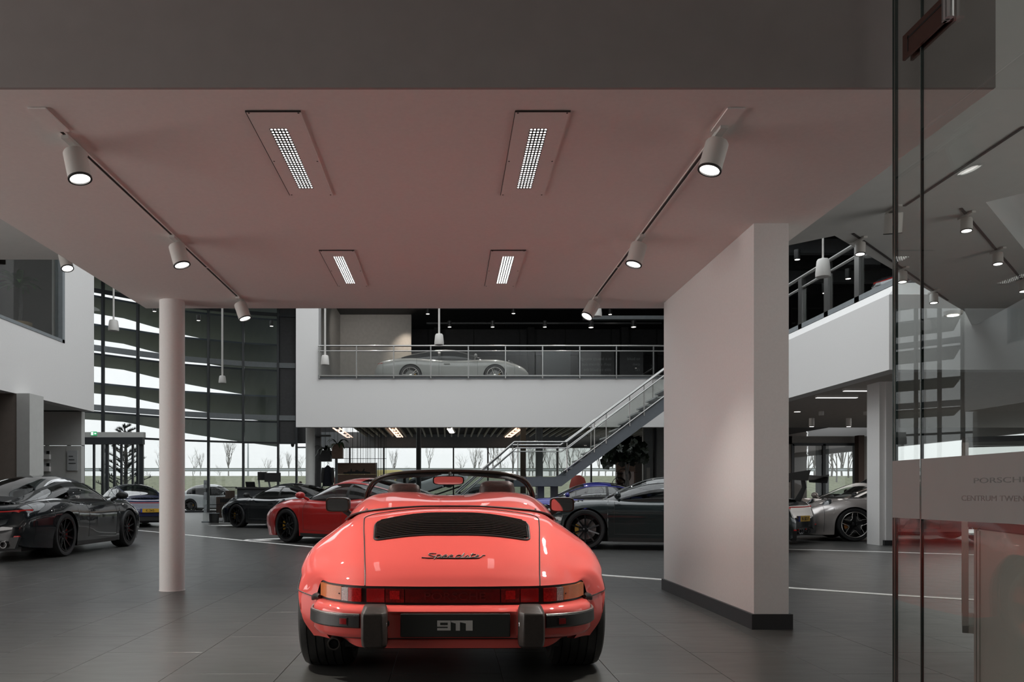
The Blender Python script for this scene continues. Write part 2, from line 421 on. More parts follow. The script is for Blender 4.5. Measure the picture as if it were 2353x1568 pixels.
# central gallery -------------------------------------------------
YG = 25.8; ZF0, ZF1 = gz(982, YG), gz(871, YG); ZF2 = gz(863, YG)
GX0 = gx(680, YG); GX1 = gx(732, YG)
b = MB(); b.box(GX0, 9.2, YG, YG+.25, ZF0, ZF1); b.box(GX0, GX1, YG, YG+.5, ZF1, 12.4); b.box(GX0, GX0+.25, YG+.5, 40, ZF1, 12.4)
struct('wall_gallery', b, M_white)
b = MB(); b.box(GX1, 9.2, YG-.03, YG+.2, ZF1, ZF2); struct('trim_3', b, M_gframe)
b = MB(); b.box(GX0+.25, 19, YG+.25, 45, ZF1-.25, ZF1); struct('floor_gallery', b, M_dark)
# light wall on the gallery and dark room behind
b = MB(); b.box(gx(732, 34), gx(945, 33), 33, 33.3, ZF1, 8.3); b.box(GX0+.25, GX0+.45, YG+.5, 33, ZF1, 8.3); b.box(GX0+.25, gx(735,33), 33, 33.3, ZF1, 8.3); struct('wall_gallery_back', b, mat('gallery_wall_paint', (.62, .60, .57), .7))
gb = thing('dark_wall', 'charcoal panelled wall at the back of the gallery', 'wall'); gb['kind'] = 'structure'
MB().box(gx(870, 36), 19, 36, 36.3, ZF1, 8.4).build('wall_board', M_dark, gb)
for k in range(9):
    x = gx(880+k*105, 36)
    for z0, z1 in ((ZF1+.05, 5.9), (5.95, 7.1), (7.15, 8.3)):
        MB().box(x, x+1.98, 35.94, 36, z0, z1).build('panel', M_darkp, gb)
for k in range(4):
    x = gx(1005+k*215, 35.6); MB().box(x-.15, x+.15, 35.5, 35.9, ZF1, 8.3).build('pilaster', M_dark, gb)
b = MB(); b.box(GX0+.25, 19, YG, 36.3, 8.3, 8.5); b.box(7.6, 19, 8, YG, 8.3, 8.5); struct('ceiling_gallery', b, M_dark)
# roof and outer walls
b = MB(); b.box(-24, GX0+.3, 21.0, 45.4, 12.45, 12.7); b.box(-24, 20, -7, 11, 12.45, 12.7); b.box(8, 20, 11, 26, 12.45, 12.7); b.box(-24,-9,11,21,12.45,12.7); struct('ceiling_hall', b, M_upceil)
b = MB()
b.box(-9.25, 7.6, 11, 11.2, 5.6, 12.5)     # upstand that closes the atrium over the box
struct('wall_atrium', b, M_white)
b = MB(); b.box(-24, 20, -7.2, -7, 0, 12.6); struct('wall_rear', b, mat('rear_wall_paint', (.10, .095, .09), .8))
b = MB(); b.box(-24.2, -24, -7, 34, 0, 12.6); struct('wall_left', b, M_wall_g)
b = MB(); b.box(20, 20.2, -7, 8, 0, 12.6); b.box(20, 20.2, 8, 45, 3.1, 12.6); b.box(20, 20.2, 8, 45, 0, .25); struct('wall_right', b, M_white)
b = MB(); b.box(8.2, 20, 45.2, 45.4, 3.9, 12.6);  struct('wall_back', b, M_darkp)

# left white block --------------------------------------------------
LX = -9.26
zs = lambda py, px: CH+(HZ-py)*(LX*FOC/(px-CX))/FOC
LY1 = LX*FOC/(216-CX); LYW = LX*FOC/(148-CX); ZL0 = gz(946.5, LY1); ZL1 = gz(789, LYW)
b = MB(); b.box(LX-.3, LX, -6.9, LY1, ZL0, ZL1); b.box(LX-.3, LX, LYW, LY1, ZL1, 12.4); b.box(LX-.3, LX, -6.9, LYW, 7.6, 12.4)
b.box(-24, LX-.3, LY1-.3, LY1, ZL0, 12.4)
struct('wall_mezzanine', b, M_white)
wn1 = thing('window_mezzanine', 'large dark-framed mezzanine window in the white wall', 'window'); wn1['kind'] = 'structure'
b = MB(); b.box(LX-.16, LX+.012, 2, LYW, ZL1, ZL1+.07); b.box(LX-.16, LX+.012, LYW-.12, LYW, ZL1, 7.6); b.build('window_frame', M_gframe, wn1)
for y0, y1 in ((8, 13.4), (13.4, LYW-.12)): MB().box(LX-.10, LX-.09, y0, y1, ZL1+.07, 7.6).build('pane', M_balu, wn1)
b = MB(); b.box(-13, LX-.3, 2, LY1-.3, ZL0+.2, ZL1); b.box(-13.2, -13, 2, LY1, ZL1, 8); b.box(-13.2, LX-.3, 2, LY1, 7.9, 8.1); b.box(-13, LX-.3, LY1-.5, LY1-.3, ZL1, 8); struct('wall_office', b, mat('taupe_office_wall', (.16, .14, .13), .8))
b = MB(); b.box(-24, LX-.3, -6.9, LY1, ZL0, ZL0+.2); struct('ceiling_soffit', b, M_upceil)
# wall under the block
yw = 21.5; 
wz = gz(1024, yw-.4)
wt = thing('partition_wall', 'light grey wall under the mezzanine beside the entrance doors', 'wall'); wt['kind'] = 'structure'
xw0, xw1 = gx(72, yw-.4), gx(187, yw-.4)
MB().box(xw0, xw1, yw-.4, yw-.2, wz+.01, ZL0).build('panel', M_wall_g, wt)
wz = gz(1024, yw-.4)
for a, c in ((72, 150), (150.5, 187)): MB().box(gx(a, yw-.4), gx(c, yw-.4), yw-.41, yw-.22, 0, wz-.01).build('panel', M_wall_g, wt)
b = MB(); xa = gx(20, 17.3); b.box(gx(38, 17.3), gx(68, 17.3), 17.3, 17.9, 0, ZL0); struct('pillar_left', b, M_wall_g)
b = MB(); b.box(gx(20, 17.8), gx(38, 17.3), 17.32, 17.9, 0, ZL0); struct('trim_4', b, mat('taupe_paint', (.20, .165, .14), .7))
for k, py in enumerate((1030, 1058)):
    t = thing('leaflet_holder', ('upper' if k == 0 else 'lower')+' white leaflet holder on the grey wall beside the entrance', 'leaflet holder', (gx(103, yw-.5), yw-.41, gz(py+26, yw-.4)), 0, 'leaflet holders on the wall')
    s = (yw-.4)/FOC
    MB().box(-10*s, 10*s, -.09, 0, 0, 11*s).build('tray', M_white, t)
    MB().box(-9*s, 9*s, -.05, -.02, 11*s, 20*s).build('leaflet', mat('leaflet_print', (.5, .5, .5), .6, noise=.5, scale=14), t)
    MB().box(2*s, 9*s, -.055, -.051, 12*s, 19*s).build('leaflet', M_blk, t)
t = thing('sign_board', 'tall glass house-rules board mounted on grey wall beside entrance', 'sign', (gx(166, yw-.45), yw-.45, gz(1082, yw-.4)))
s = (yw-.4)/FOC; MB().box(-12*s, 12*s, 0, .02, 0, 46*s).build('board', mat('pale_board', (.42, .43, .43), .3), t)
for k in range(3): MB().box(-8*s, (2+3*k)*s, -.006, -.001, (32-8*k)*s, (33.5-8*k)*s).build('print_line', M_frame, t)

# slatted ceiling and back glazing under the gallery ---------------
ZS = 4.14
b = MB(); b.box(GX0+.25, 19, YG+.3, 45, ZS+.16, ZS+.3); struct('ceiling_void', b, M_slatback)
sl = thing('slatted_ceiling', 'slatted ceiling of pale battens over dark void under the gallery', 'ceiling'); sl['kind'] = 'structure'
sm = MB().box(-.035, .035, YG+.4, 44.8, ZS, ZS+.12).mesh('slat', M_slat)
x = -4.5
while x < 12.0:
    o = link('slat', sm, sl); o.location = (x, 0, 0); x += .36
YB = 45.25
b = MB(); zt = gz(1028, YB); b.box(GX0-3.0, 16, YB-.1, YB+.1, zt, ZS+.3); struct('trim_5', b, M_gframe)
bw = thing('window_back', 'wide back glazing with dark mullions under the gallery', 'window'); bw['kind'] = 'structure'
bx0, bx1 = gx(682, YB), gx(1416, YB)
edges = [682, 722, 804, 882, 960, 1042, 1121, 1200, 1280, 1358, 1416]
for i in range(len(edges)-1):
    MB().box(gx(edges[i], YB)+.03, gx(edges[i+1], YB)-.03, YB-.006, YB+.006, .04, zt-.03).build('pane', M_facade, bw, fix=False)
mm = MB().box(-.04, .04, YB-.12, YB+.06, 0, zt).mesh('mullion', M_frame)
for e in edges[1:]:
    o = link('mullion', mm, bw); o.location = (gx(e, YB), 0, 0)
MB().box(bx0, bx1, YB-.08, YB+.05, 0, .05).build('sill', M_frame, bw); MB().box(bx0, bx1, YB-.08, YB+.05, zt-.05, zt+.02).build('head_rail', M_frame, bw)
b = MB(); b.box(bx1, 20, YB-.1, YB+.1, 0, ZS+.3); struct('wall_back_right', b, mat('brown_wall', (.09, .075, .065), .7))
# columns below the gallery
for px, w, Y, m, lab, rd in ((713, 21, 26.6, M_wall_g, 'pale round column under the left end of the gallery', 1), (962, 11.5, 31, M_frame, 'thin dark round column in the middle of the lounge under the gallery', 1),
                         (1202, 12, 33, mat('brown_column', (.10, .08, .06), .6), 'brown square column behind the staircase landing', 0), (1239, 17, 28, M_gframe, 'thick grey round column behind the staircase landing', 1)):
    X = gx(px, Y); r = w/2*Y/FOC; b = MB()
    if rd: b.lathe([(0, 0), (r, 0), (r, ZS+.1)], 20, (X, Y, 0))
    else: b.box(X-r, X+r, Y-r, Y+r, 0, ZS+.1)
    tag(b.build('column', m, smooth=True), lab, 'column')['kind'] = 'structure'

# curved curtain wall on the left ----------------------------------
FP = [(-24.2, 31.5), (-21.6, 35.0), (-19.4, 37.6), (-17.3, 39.6), (-15.1, 42.0), (-14.05, 42.9), (-11.25, 44.5), (-9.48, 45.1), (-8.5, 45.25), (-6.5, 45.25)]
def fpx(px):      # point of the facade curve seen at image x
    best = None
    for i in range(len(FP)-1):
        (x0, y0), (x1, y1) = FP[i], FP[i+1]; k = (px-CX)/FOC
        den = (x1-x0)-k*(y1-y0)
        if abs(den) < 1e-9: continue
        t = (k*y0-x0)/den
        if -1e-6 <= t <= 1+1e-6: best = (x0+(x1-x0)*t, y0+(y1-y0)*t)
    return best
cols_px = [60, 110, 160, 238, 318, 400, 480, 560, 640, 682]
CPT = [FP[0]]+[p for p in (fpx(x) for x in cols_px) if p]
zb = [0.0, 3.82, 5.22, 8.14, 10.95, 12.45]
cw = thing('window_facade', 'tall curved glass facade with dark frames at the entrance', 'window'); cw['kind'] = 'structure'
for i in range(len(CPT)-1):
    a, c = Vector(CPT[i]), Vector(CPT[i+1]); t = (c-a).normalized()
    a2, c2 = a+t*.04, c-t*.04; n = Vector((-t.y, t.x))*.006
    for j in range(len(zb)-1):
        if i >= len(CPT)-2: m_ = M_darkp if j > 0 else M_facade
        else: m_ = M_facade
        MB().extr([(a2.x-n.x, a2.y-n.y, zb[j]+.04), (c2.x-n.x, c2.y-n.y, zb[j]+.04), (c2.x-n.x, c2.y-n.y, zb[j+1]-.04), (a2.x-n.x, a2.y-n.y, zb[j+1]-.04)], (2*n.x, 2*n.y, 0)).build('pane', m_, cw, fix=False)
for p in CPT[1:]:
    MB().box(p[0]-.055, p[0]+.055, p[1]-.16, p[1]+.03, 0, 12.45).build('mullion', M_frame, cw, fix=False)
for z, th, m_ in ((0.03, .06, M_frame), (3.82, .05, M_frame), (5.22, .14, M_gframe), (8.14, .14, M_gframe), (10.95, .10, M_frame)):
    b = MB(); rows = []
    for p in CPT: rows.append([(p[0], p[1]-.12, z-th), (p[0], p[1]-.12, z+th), (p[0], p[1]+.04, z+th), (p[0], p[1]+.04, z-th)])
    b.grid(rows, True); b.build('transom', M_gframe if m_ is M_gframe else M_frame, cw, fix=False)
# outside sweeping blades
fb = thing('facade_blades', 'sweeping dark metal sunshade blades outside the curved glass facade', 'sunshade')
def blade(z):
    b = MB(); rows = []
    N = 26
    for i in range(N+1):
        px = 60+(642-60)*i/N; p = fpx(px) or FP[0]
        q = (px-60)/582.0
        ratio = .098+.02*max(0, (px-330)/310)+.13*max(0, (px-420)/222)**1.3*(.75 if z > 9 else 1)
        ratio = .10; drop = 1.10*max(0, (px-285)/357)
        s0 = 1+.3/p[1]; s1 = 1+ratio
        a = (p[0]*s0, p[1]*s0); c = (p[0]*s1, p[1]*s1)
        rows.append([(a[0], a[1], z-.05), (a[0], a[1], z+.05), (c[0], c[1], z+.03-drop), (c[0], c[1], z-.05-drop)])
    b.grid(rows, True); return b
for z in (5.02, 6.45, 7.90, 9.34, 10.75, 12.1):
    blade(z).build('blade', M_blade, fb)
# big dark corner screen right of the blades
b = MB(); p = fpx(646); b.box(p[0], -6.0, YB+.5, YB+.6, 3.85, 12.4); struct('wall_screen', b, M_darkp)

# entrance doors
Yd = 38.6
dx = lambda px: gx(px, Yd)
dr = thing('door_1', 'dark framed glass sliding entrance doors below green exit sign', 'door'); dr['kind'] = 'structure'
zd = gz(1013, Yd)
MB().box(dx(186), dx(333), Yd-.15, Yd+.1, gz(1006, Yd), gz(994, Yd)).build('header_beam', M_wall_g, dr)
MB().box(dx(186), dx(331), Yd-.2, Yd+.1, gz(1022, Yd), gz(1006, Yd)).build('door_operator', M_frame, dr)
for px, w in ((192, 5), (217, 4), (247, 7), (264, 5), (280, 4), (306, 4), (326, 9)):
    MB().box(dx(px)-w/2*.0207, dx(px)+w/2*.0207, Yd-.1, Yd+.02, 0, gz(1021, Yd)).build('door_post', M_frame, dr)
for a, c in ((193, 217), (218, 247), (249, 264), (266, 280), (283, 306), (308, 323)):
    MB().box(dx(a)+.05, dx(c)-.05, Yd-.03, Yd-.02, .05, gz(1023, Yd)).build('pane', M_facade, dr, fix=False)
ex = thing('exit_sign', 'small green and white emergency exit sign above entrance doors', 'sign', (dx(219.5), Yd-.2, gz(1002, Yd)))
M_exg = mat('exit_green', (.02, .35, .12), .5, emit=(.05, .5, .2), es=.6, noise=0); M_exw = mat('exit_white', (.9, .9, .9), .5, emit=(.9, 1, .95), es=.8, noise=0)
MB().box(-.14, .14, 0, .03, 0, .19).build('sign_face', M_exg, ex); MB().box(-.125, -.02, -.004, 0, .02, .17).build('running_figure_field', M_exw, ex)
MB().extr([(.02,-.004,.095),(.07,-.004,.15),(.07,-.004,.12),(.12,-.004,.12),(.12,-.004,.07),(.07,-.004,.07),(.07,-.004,.04)], (0, .004, 0)).build('arrow', M_exw, ex)

# right balcony ------------------------------------------------------
RX = 7.6; RY0 = RX*FOC/(2043-CX); RZ0 = gz(850, RY0); RZ1 = gz(677, RY0)
b = MB(); b.box(RX, RX+.3, RY0+.3, YG+.2, RZ0, RZ1); b.box(RX, 20, RY0, RY0+.3, RZ0, RZ1); struct('wall_balcony', b, M_white)
RZ2 = gz(652, RY0+.4)
b = MB()
b.add([(RX, RY0, RZ1), (RX, YG, RZ1), (RX+.35, YG, RZ2), (RX+.35, RY0+.35, RZ2)], [(0, 1, 2, 3)])
b.add([(RX, RY0, RZ1), (RX+.35, RY0+.35, RZ2), (20, RY0+.35, RZ2), (20, RY0, RZ1)], [(0, 1, 2, 3)])
struct('trim_6', b, M_white)
b = MB(); b.box(RX+.33, RX+.42, RY0+.35, YG, RZ2, RZ2+.1); struct('trim_7', b, M_gframe)
b = MB(); b.box(RX+.3, 20, RY0+.3, YG+.3, RZ0, RZ0+.15); struct('ceiling_under_balcony', b, mat('beige_ceiling', (.50, .46, .42), .8))
b = MB(); b.box(RX+.42, 20, RY0+.42, YG+.3, RZ1-.1, RZ1+.02); struct('floor_balcony', b, M_dark)
# railing on the right balcony
rr = thing('railing', 'grey steel balcony railing above the right white fascia', 'railing')
xr = RX+.38
for px in (1843, 1903, 1974):
    Y = xr*FOC/(px-CX); MB().box(xr-.05, xr+.05, Y-.09, Y+.09, RZ2, RZ2+1.12).build('post', M_steel, rr)
for zz, r_ in ((1.16, .04), (.92, .03)):
    MB().tube([(xr, RY0+.6, RZ2+zz), (xr, YG, RZ2+zz)], r_).build('handrail', M_steel, rr, smooth=True)
for a, c in ((1815, 1843), (1843, 1903), (1903, 1974), (1974, 2030)):
    Y0, Y1 = xr*FOC/(c-CX), xr*FOC/(a-CX)
    MB().box(xr-.006, xr+.006, Y0+.1, Y1-.1, RZ2+.1, RZ2+.86).build('pane', M_balu, rr, fix=False)
# column and back wall under the right balcony
cx2 = fl(2037, 1257)
b = MB(); Yc = 15.4; b.box(gx(2036, Yc), gx(2057, Yc), Yc, Yc+.5, 0, RZ0); b.box(gx(2017, Yc+.1), gx(2036, Yc), Yc+.04, Yc+.5, 0, RZ0)
pc = thing('pillar', 'white pillar with dark plinth under the right balcony corner', 'pillar'); b.build('shaft', M_white, pc)
MB().box(gx(2031, Yc), gx(2058, Yc), Yc-.03, Yc+.5, 0, .1).build('plinth', M_base, pc)
Yr = 30.0
zr0, zr1 = gz(1113, Yr), gz(1021, Yr)
b = MB(); b.box(gx(1790, Yr), gx(1820, Yr), Yr, Yr+.3, 0, RZ0); b.box(gx(1968, Yr), gx(2060, Yr), Yr, Yr+.3, 0, RZ0); b.box(gx(1820, Yr), gx(1968, Yr), Yr, Yr+.3, zr1, RZ0)
b.box(gx(1700, Yr), gx(1820, Yr), Yr, Yr+.3, zr1, RZ0)
struct('wall_side_hall', b, mat('grey_beige_wall', (.36, .33, .30), .8))
b = MB(); b.box(gx(1970, Yr-.4), gx(1983, Yr-.4), Yr-.5, Yr-.2, 0, RZ0); struct('trim_8', b, mat('brown_post', (.10, .065, .05), .7))
sw = thing('window_side', 'side hall window with dark frame behind the silver car', 'window'); sw['kind'] = 'structure'
for px in (1821, 1893, 1965): MB().box(gx(px, Yr)-.05, gx(px, Yr)+.05, Yr-.05, Yr+.1, 0, zr1).build('mullion', M_frame, sw)
for px in (1888, 1902): MB().box(gx(px, Yr)-.09, gx(px, Yr)+.09, Yr+.1, Yr+.3, 0, zr1).build('mullion', M_gframe, sw)
for a, c in ((1822, 1892), (1894, 1964)): MB().box(gx(a, Yr)+.06, gx(c, Yr)-.06, Yr, Yr+.01, .1, zr1-.05).build('pane', M_facade, sw, fix=False)
MB().box(gx(1820, Yr), gx(1968, Yr), Yr-.05, Yr+.1, zr1-.06, zr1+.04).build('head_rail', M_frame, sw)
for i, (x0, x1, py) in enumerate(((1875, 1970, 909), (1938, 2015, 893))):
    p0 = onz(x0, py, RZ0); p1 = onz(x1, py, RZ0)
    t = thing('linear_lamp', ('lower' if i == 0 else 'upper')+' long white linear ceiling lamp under right balcony', 'lamp', (p0[0], p0[1], RZ0-.05), 0, 'linear lamps under the balcony')
    MB().box(0, p1[0]-p0[0], -.05, .05, .0, .05).build('housing', M_lampw, t); MB().box(.01, p1[0]-p0[0]-.01, -.045, .045, -.008, 0).build('diffuser', M_linelamp, t)

sk_ = thing('ceiling_skylight', 'glazed skylight with grey bars over the showroom void', 'skylight'); sk_['kind'] = 'structure'
for k in range(9): MB().box(-9+2.1*k, -8.9+2.1*k, 11, YG+.1, 12.45, 12.6).build('bar', M_gframe, sk_)
for k in range(5): MB().box(-9, 8, 11+3.6*k, 11.1+3.6*k, 12.45, 12.6).build('bar', M_gframe, sk_)
for k in range(8): MB().box(-8.88+2.1*k, -6.92+2.1*k, 11, YG, 12.54, 12.55).build('pane', M_facade, sk_, fix=False)
# ================================================================== lamps
def ceiling_lamp(x0, x1, y0, y1, px0, px1, py0, py1, label):
    cx, cy = (x0+x1)/2, (y0+y1)/2
    t = thing('ceiling_light', label, 'ceiling light', (cx, cy, ZB-.006), 0, 'recessed ceiling lights of the low ceiling')
    b = MB(); o = [(px0-cx, py0-cy), (px1-cx, py0-cy), (px1-cx, py1-cy), (px0-cx, py1-cy)]; i = [(x0-cx, y0-cy), (x1-cx, y0-cy), (x1-cx, y1-cy), (x0-cx, y1-cy)]
    vs = [(a, c, 0) for a, c in o]+[(a, c, 0) for a, c in i]+[(a, c, .005) for a, c in o]
    b.add(vs, [(0, 1, 5, 4), (1, 2, 6, 5), (2, 3, 7, 6), (3, 0, 4, 7), (0, 8, 9, 1), (1, 9, 10, 2), (2, 10, 11, 3), (3, 11, 8, 0)]); b.build('cover_plate', M_ceil, t)
    b = MB(); g = .003
    b.box(o[0][0]-g, o[1][0]+g, o[0][1]-g-.003, o[0][1]-g+.002, -.003, .005); b.box(o[0][0]-g-.001, o[0][0]-g+.001, o[0][1], o[2][1], 0, .005); b.build('shadow_gap', M_track, t)
    MB().box(x0-cx, x1-cx, y0-cy, y1-cy, .003, .005).build('diffuser', M_tube, t)
    b = MB(); w = x1-x0; n = 5
    for k in range(n+1): x = x0-cx+w*k/n; b.box(x-.0042, x+.0042, y0-cy, y1-cy, .0005, .002)
    nn = 28
    for k in range(nn+1): y = y0-cy+(y1-y0)*k/nn; b.box(x0-cx, x1-cx, y-.0075, y+.0075, .0005, .002)
    b.build('louver', M_louver, t, kind='stuff', fix=False)
    for (a, c) in [(o[0][0]+.012, o[0][1]+.012), (o[1][0]-.012, o[0][1]+.012), (o[0][0]+.012, 0.0), (o[1][0]-.012, 0.0), (o[0][0]+.012, o[2][1]-.012), (o[1][0]-.012, o[2][1]-.012)]:
        MB().lathe([(0, -.0015), (.005, -.0015), (.005, 0)], 8, (a, c, 0)).build('screw', M_track, t)
ceiling_lamp(-.957, -.862, 4.33, 5.18, -1.035, -.757, 4.14, 5.30, 'near left recessed grid ceiling light above the red roadster')
ceiling_lamp(.437, .532, 4.33, 5.18, .345, .622, 4.14, 5.30, 'near right recessed grid ceiling light above the red roadster')
ceiling_lamp(-.950, -.862, 6.66, 7.52, -1.035, -.757, 6.50, 7.62, 'far left recessed grid ceiling light near ceiling edge')
ceiling_lamp(.445, .545, 6.66, 7.52, .345, .622, 6.50, 7.62, 'far right recessed grid ceiling light near ceiling edge')

def can_light(name, loc, aim, label, group, r=.06, L=.15, m=M_lampw, up=None, glow=M_glow, arm=True):
    """track spot: adapter at loc (on the ceiling), can hanging below, aimed along vector aim"""
    t = thing(name, label, 'spotlight', loc, 0, group)
    a = Vector(aim).normalized(); q = a.to_track_quat('Z', 'Y').to_matrix()
    if arm:
        MB().box(-.02, .02, -.12, .12, -.022, 0).build('adapter', m, t)
        MB().tube([(0, 0, -.01), (0, 0, -.055)], .012).build('stem', m, t, smooth=True)
    top = Vector((0, 0, -.055)); 
    MB().lathe([(0, 0), (r*.93, 0), (r, .008), (r, L), (r*.97, L)], 24, top-a*.01, M=q).build('lamp_can', m, t, smooth=30)
    MB().lathe([(r*.99, L-.001), (r*1.03, L-.001), (r*1.03, L+.008), (r*.86, L+.008), (r*.86, L-.01)], 24, top-a*.01, M=q).build('bezel', M_lampb, t, smooth=30)
    MB().lathe([(0, L), (r*.86, L)], 24, top-a*.01, M=q).build('lamp_lens', glow, t)
    return t
g = 'track spotlights of the low ceiling'
TXL, TXR = -2.085, 1.46
spots = [((TXL, 4.52), (.25, -.12, -1), 'nearest white can spotlight on the left ceiling track'),
         ((TXL, 6.22), (.30, -.1, -1), 'middle white can spotlight on the left ceiling track'),
         ((TXL, 8.12), (.35, -.1, -1), 'farthest white can spotlight on the left track'),
         ((TXR, 4.40), (-.30, -.1, -1), 'nearest white can spotlight on the right ceiling track'),
         ((TXR, 6.20), (-.30, -.1, -1), 'middle white can spotlight on the right ceiling track'),
         ((TXR, 8.12), (-.6, -.3, -1), 'farthest white can spotlight on the right track')]
tgt = [(-1.15, 4.1, .0), (-1.5, 6.0, .0), (-.9, 7.4, .5), (.3, 3.9, .5), (1.0, 6.0, .0), (.6, 7.0, .5)]
for k, ((x, y), a, lab) in enumerate(spots):
    can_light('track_spotlight', (x, y, ZB-.004), a, lab, g, r=.062, L=.16)
    av = Vector(a).normalized()
    spot_light('track_spot_beam', Vector((x, y, ZB-.055))+av*.19, tgt[k], (285, 200, 65, 235, 140, 65)[k], (95, 95, 85, 72, 100, 80)[k])
for x, lab in ((TXL, 'left'), (TXR, 'right')):
    t = thing('lighting_track', 'recessed lighting track on the '+lab+' side of low ceiling', 'lighting track', (x, 0, ZB-.004))
    MB().box(-.011, .011, 4.63, 6.98, -.001, .002).build('track_slot', M_track, t); MB().box(-.011, .011, 7.02, 8.1, -.001, .002).build('track_slot', M_track, t)
    MB().box(-.017, -.011, 4.2, 8.2, -.005, .002).build('track_rim', M_ceil, t); MB().box(.011, .017, 4.2, 8.2, -.005, .002).build('track_rim', M_ceil, t)
    MB().box(-.045, .045, 4.1, 4.36, -.006, .002).build('feed_cover', M_ceil, t); MB().box(-.011, .011, 4.36, 4.46, -.001, .002).build('track_slot', M_track, t)
# tracks and spots of the upper ceiling on the right
def px_track(a, c, lab, slotgap=None):
    p, q = Vector(onz(*a, ZU)), Vector(onz(*c, ZU)); t = thing('lighting_track', lab, 'lighting track', (p.x, p.y, ZU-.002))
    d = (q-p); n = Vector((-d.y, d.x, 0)).normalized()*.014
    MB().extr([n, -n, d-n, d+n], (0, 0, -.006)).build('track_slot', M_track, t); return p, q
px_track((2353, 290), (2078, 473), 'long lighting track running away on upper right ceiling')
pa = px_track((1960, 536), (2178, 690), 'lighting track slanting along the edge of upper ceiling')
pb = px_track((2208, 478), (2380, 680), 'lighting track beside the ceiling opening on the right')
for k, (px, py, lab) in enumerate(((1977, 549, 'white can spotlight beside the dark ceiling opening'), (2074, 617, 'white can spotlight seen at the glass edge'), (2146, 668, 'white can spotlight farthest along the slanting track'),
                    (2221, 492, 'white can spotlight nearest the pale ceiling opening'), (2293, 573, 'second white can spotlight beside the pale ceiling opening'), (2352, 640, 'white can spotlight cut by the right photo edge'))):
    p = onz(px, py, ZU); can_light('track_spotlight', (p[0], p[1], ZU-.004), (-.08, -.12, -1), lab, 'track spotlights of the upper ceiling', r=.055, L=.13)
    if k in (0, 3, 4): spot_light('upper_spot_beam', (p[0], p[1], ZU-.3), (p[0]-.3, p[1]-.4, 0), 40, 70)
p = onz(2054, 478, ZU); can_light('track_spotlight', (p[0], p[1], ZU-.004), (.1, .3, -1), 'unlit white can spotlight behind the glass edge', 'track spotlights of the upper ceiling', r=.085, L=.2, glow=M_lampb)
p = onz(148, 575, 3.9); can_light('track_spotlight', (p[0], p[1], ZU-.004), (.35, -.3, -1), 'can spotlight peeking below ceiling edge beside mezzanine window', 'track spotlights of the upper ceiling', r=.07, L=.2)
p = at(2190, 716, 9.4)
t = thing('dome_camera', 'small glowing round ceiling fitting behind the glass partition', 'ceiling light', (p[0], p[1], p[2]))
MB().lathe([(0, 0), (.10, 0), (.095, -.04), (0, -.055)], 24).build('lamp_body', M_lampw, t, smooth=True); MB().lathe([(.06, -.05), (0, -.062)], 24, ).build('lamp_lens', M_glow2, t)

# pendant lamps ---------------------------------------------------
def pendant(px, pytop, pybot, Y, wpx, top_y, label, m=None):
    x, _, z0 = at(px, pybot, Y); z1 = gz(pytop, Y); zt = 12.54 if Y < 26 and px > 400 else 12.46; r = wpx/2*Y/FOC
    t = thing('pendant_lamp', label, 'pendant lamp', (x, Y, z0), 0, 'white pendant lamps'); h_ = z1-z0
    MB().lathe([(0, h_*.12), (r*.85, .0), (r*.97, .01*h_), (r, h_*.2), (r*.82, h_*.9), (r*.68, h_), (0, h_)], 24).build('lamp_shade', M_lampw if m is None else m, t, smooth=50)
    MB().tube([(0, 0, h_), (0, 0, zt-z0)], .012*Y/10).build('cord', M_lampw, t)
    MB().lathe([(0, h_), (r*.16, h_), (r*.14, h_*1.12), (0, h_*1.12)], 12).build('lamp_cap', M_lampw, t, smooth=40)
pendant(1891, 596, 637, 13, 33, 330, 'large white pendant lamp beside the right balcony railing')
pendant(1009, 768, 793, 21, 22, 520, 'white pendant lamp above the grey gallery car')
pendant(747, 817, 839, 23, 19, 480, 'white pendant lamp in front of the gallery pier')
pendant(261, 736, 761, 24, 24, 560, 'white pendant lamp near the left mezzanine wall')
pendant(511, 864, 881, 31, 17, 560, 'small white pendant lamp before curved facade blades')
pendant(1371, 700, 728, 19, 24, 560, 'white pendant lamp hidden behind the farthest right spotlight')
# small far spots in the dark gallery ceiling and side hall
def small_spot(px, py, Y, label, group, lit=True, r=.06, mb=M_lampb):
    x, _, z = at(px, py, Y)
    t = thing('ceiling_spot', label, 'spotlight', (x, Y, z), 0, group)
    MB().lathe([(0, .22), (r*1.3, .22), (r*1.3, .02), (r*1.15, 0)], 12).build('lamp_can', mb, t, smooth=40)
    MB().lathe([(0, .0), (r*1.1, .0)], 12).build('lamp_lens', M_glow2 if lit else M_lampw, t)
gl = 'black gallery ceiling spotlights'
for k, (px, py) in enumerate(((983, 722), (1180, 721), (1402, 723), (1033, 752), (1132, 752), (1252, 752), (1358, 753), (1456, 752))):
    small_spot(px, py, 29, '%s black spotlight in the %s row of the gallery ceiling' % (('first', 'second', 'third')[k] if k < 3 else ('first', 'second', 'third', 'fourth', 'fifth')[k-3], 'near upper' if k < 3 else 'far lower'), gl, r=.055 if k < 6 else .075)
for py, a, c, lab in ((711, 940, 1520, 'upper'), (745, 980, 1520, 'lower')):
    x0, _, z = at(a, py, 29); x1 = gx(c, 29); tag(MB().box(x0, x1, 28.97, 29.03, z, z+.05).build('ceiling_rail', M_blk), lab+' black spotlight rail under the dark gallery ceiling', 'lighting track')
x0, _, z = at(1340, 735, 28); tag(MB().box(x0, gx(1525, 28), 27.9, 28.1, z, z+.12).build('cable_tray', M_gframe), 'pale grey cable tray below dark gallery ceiling', 'cable tray')
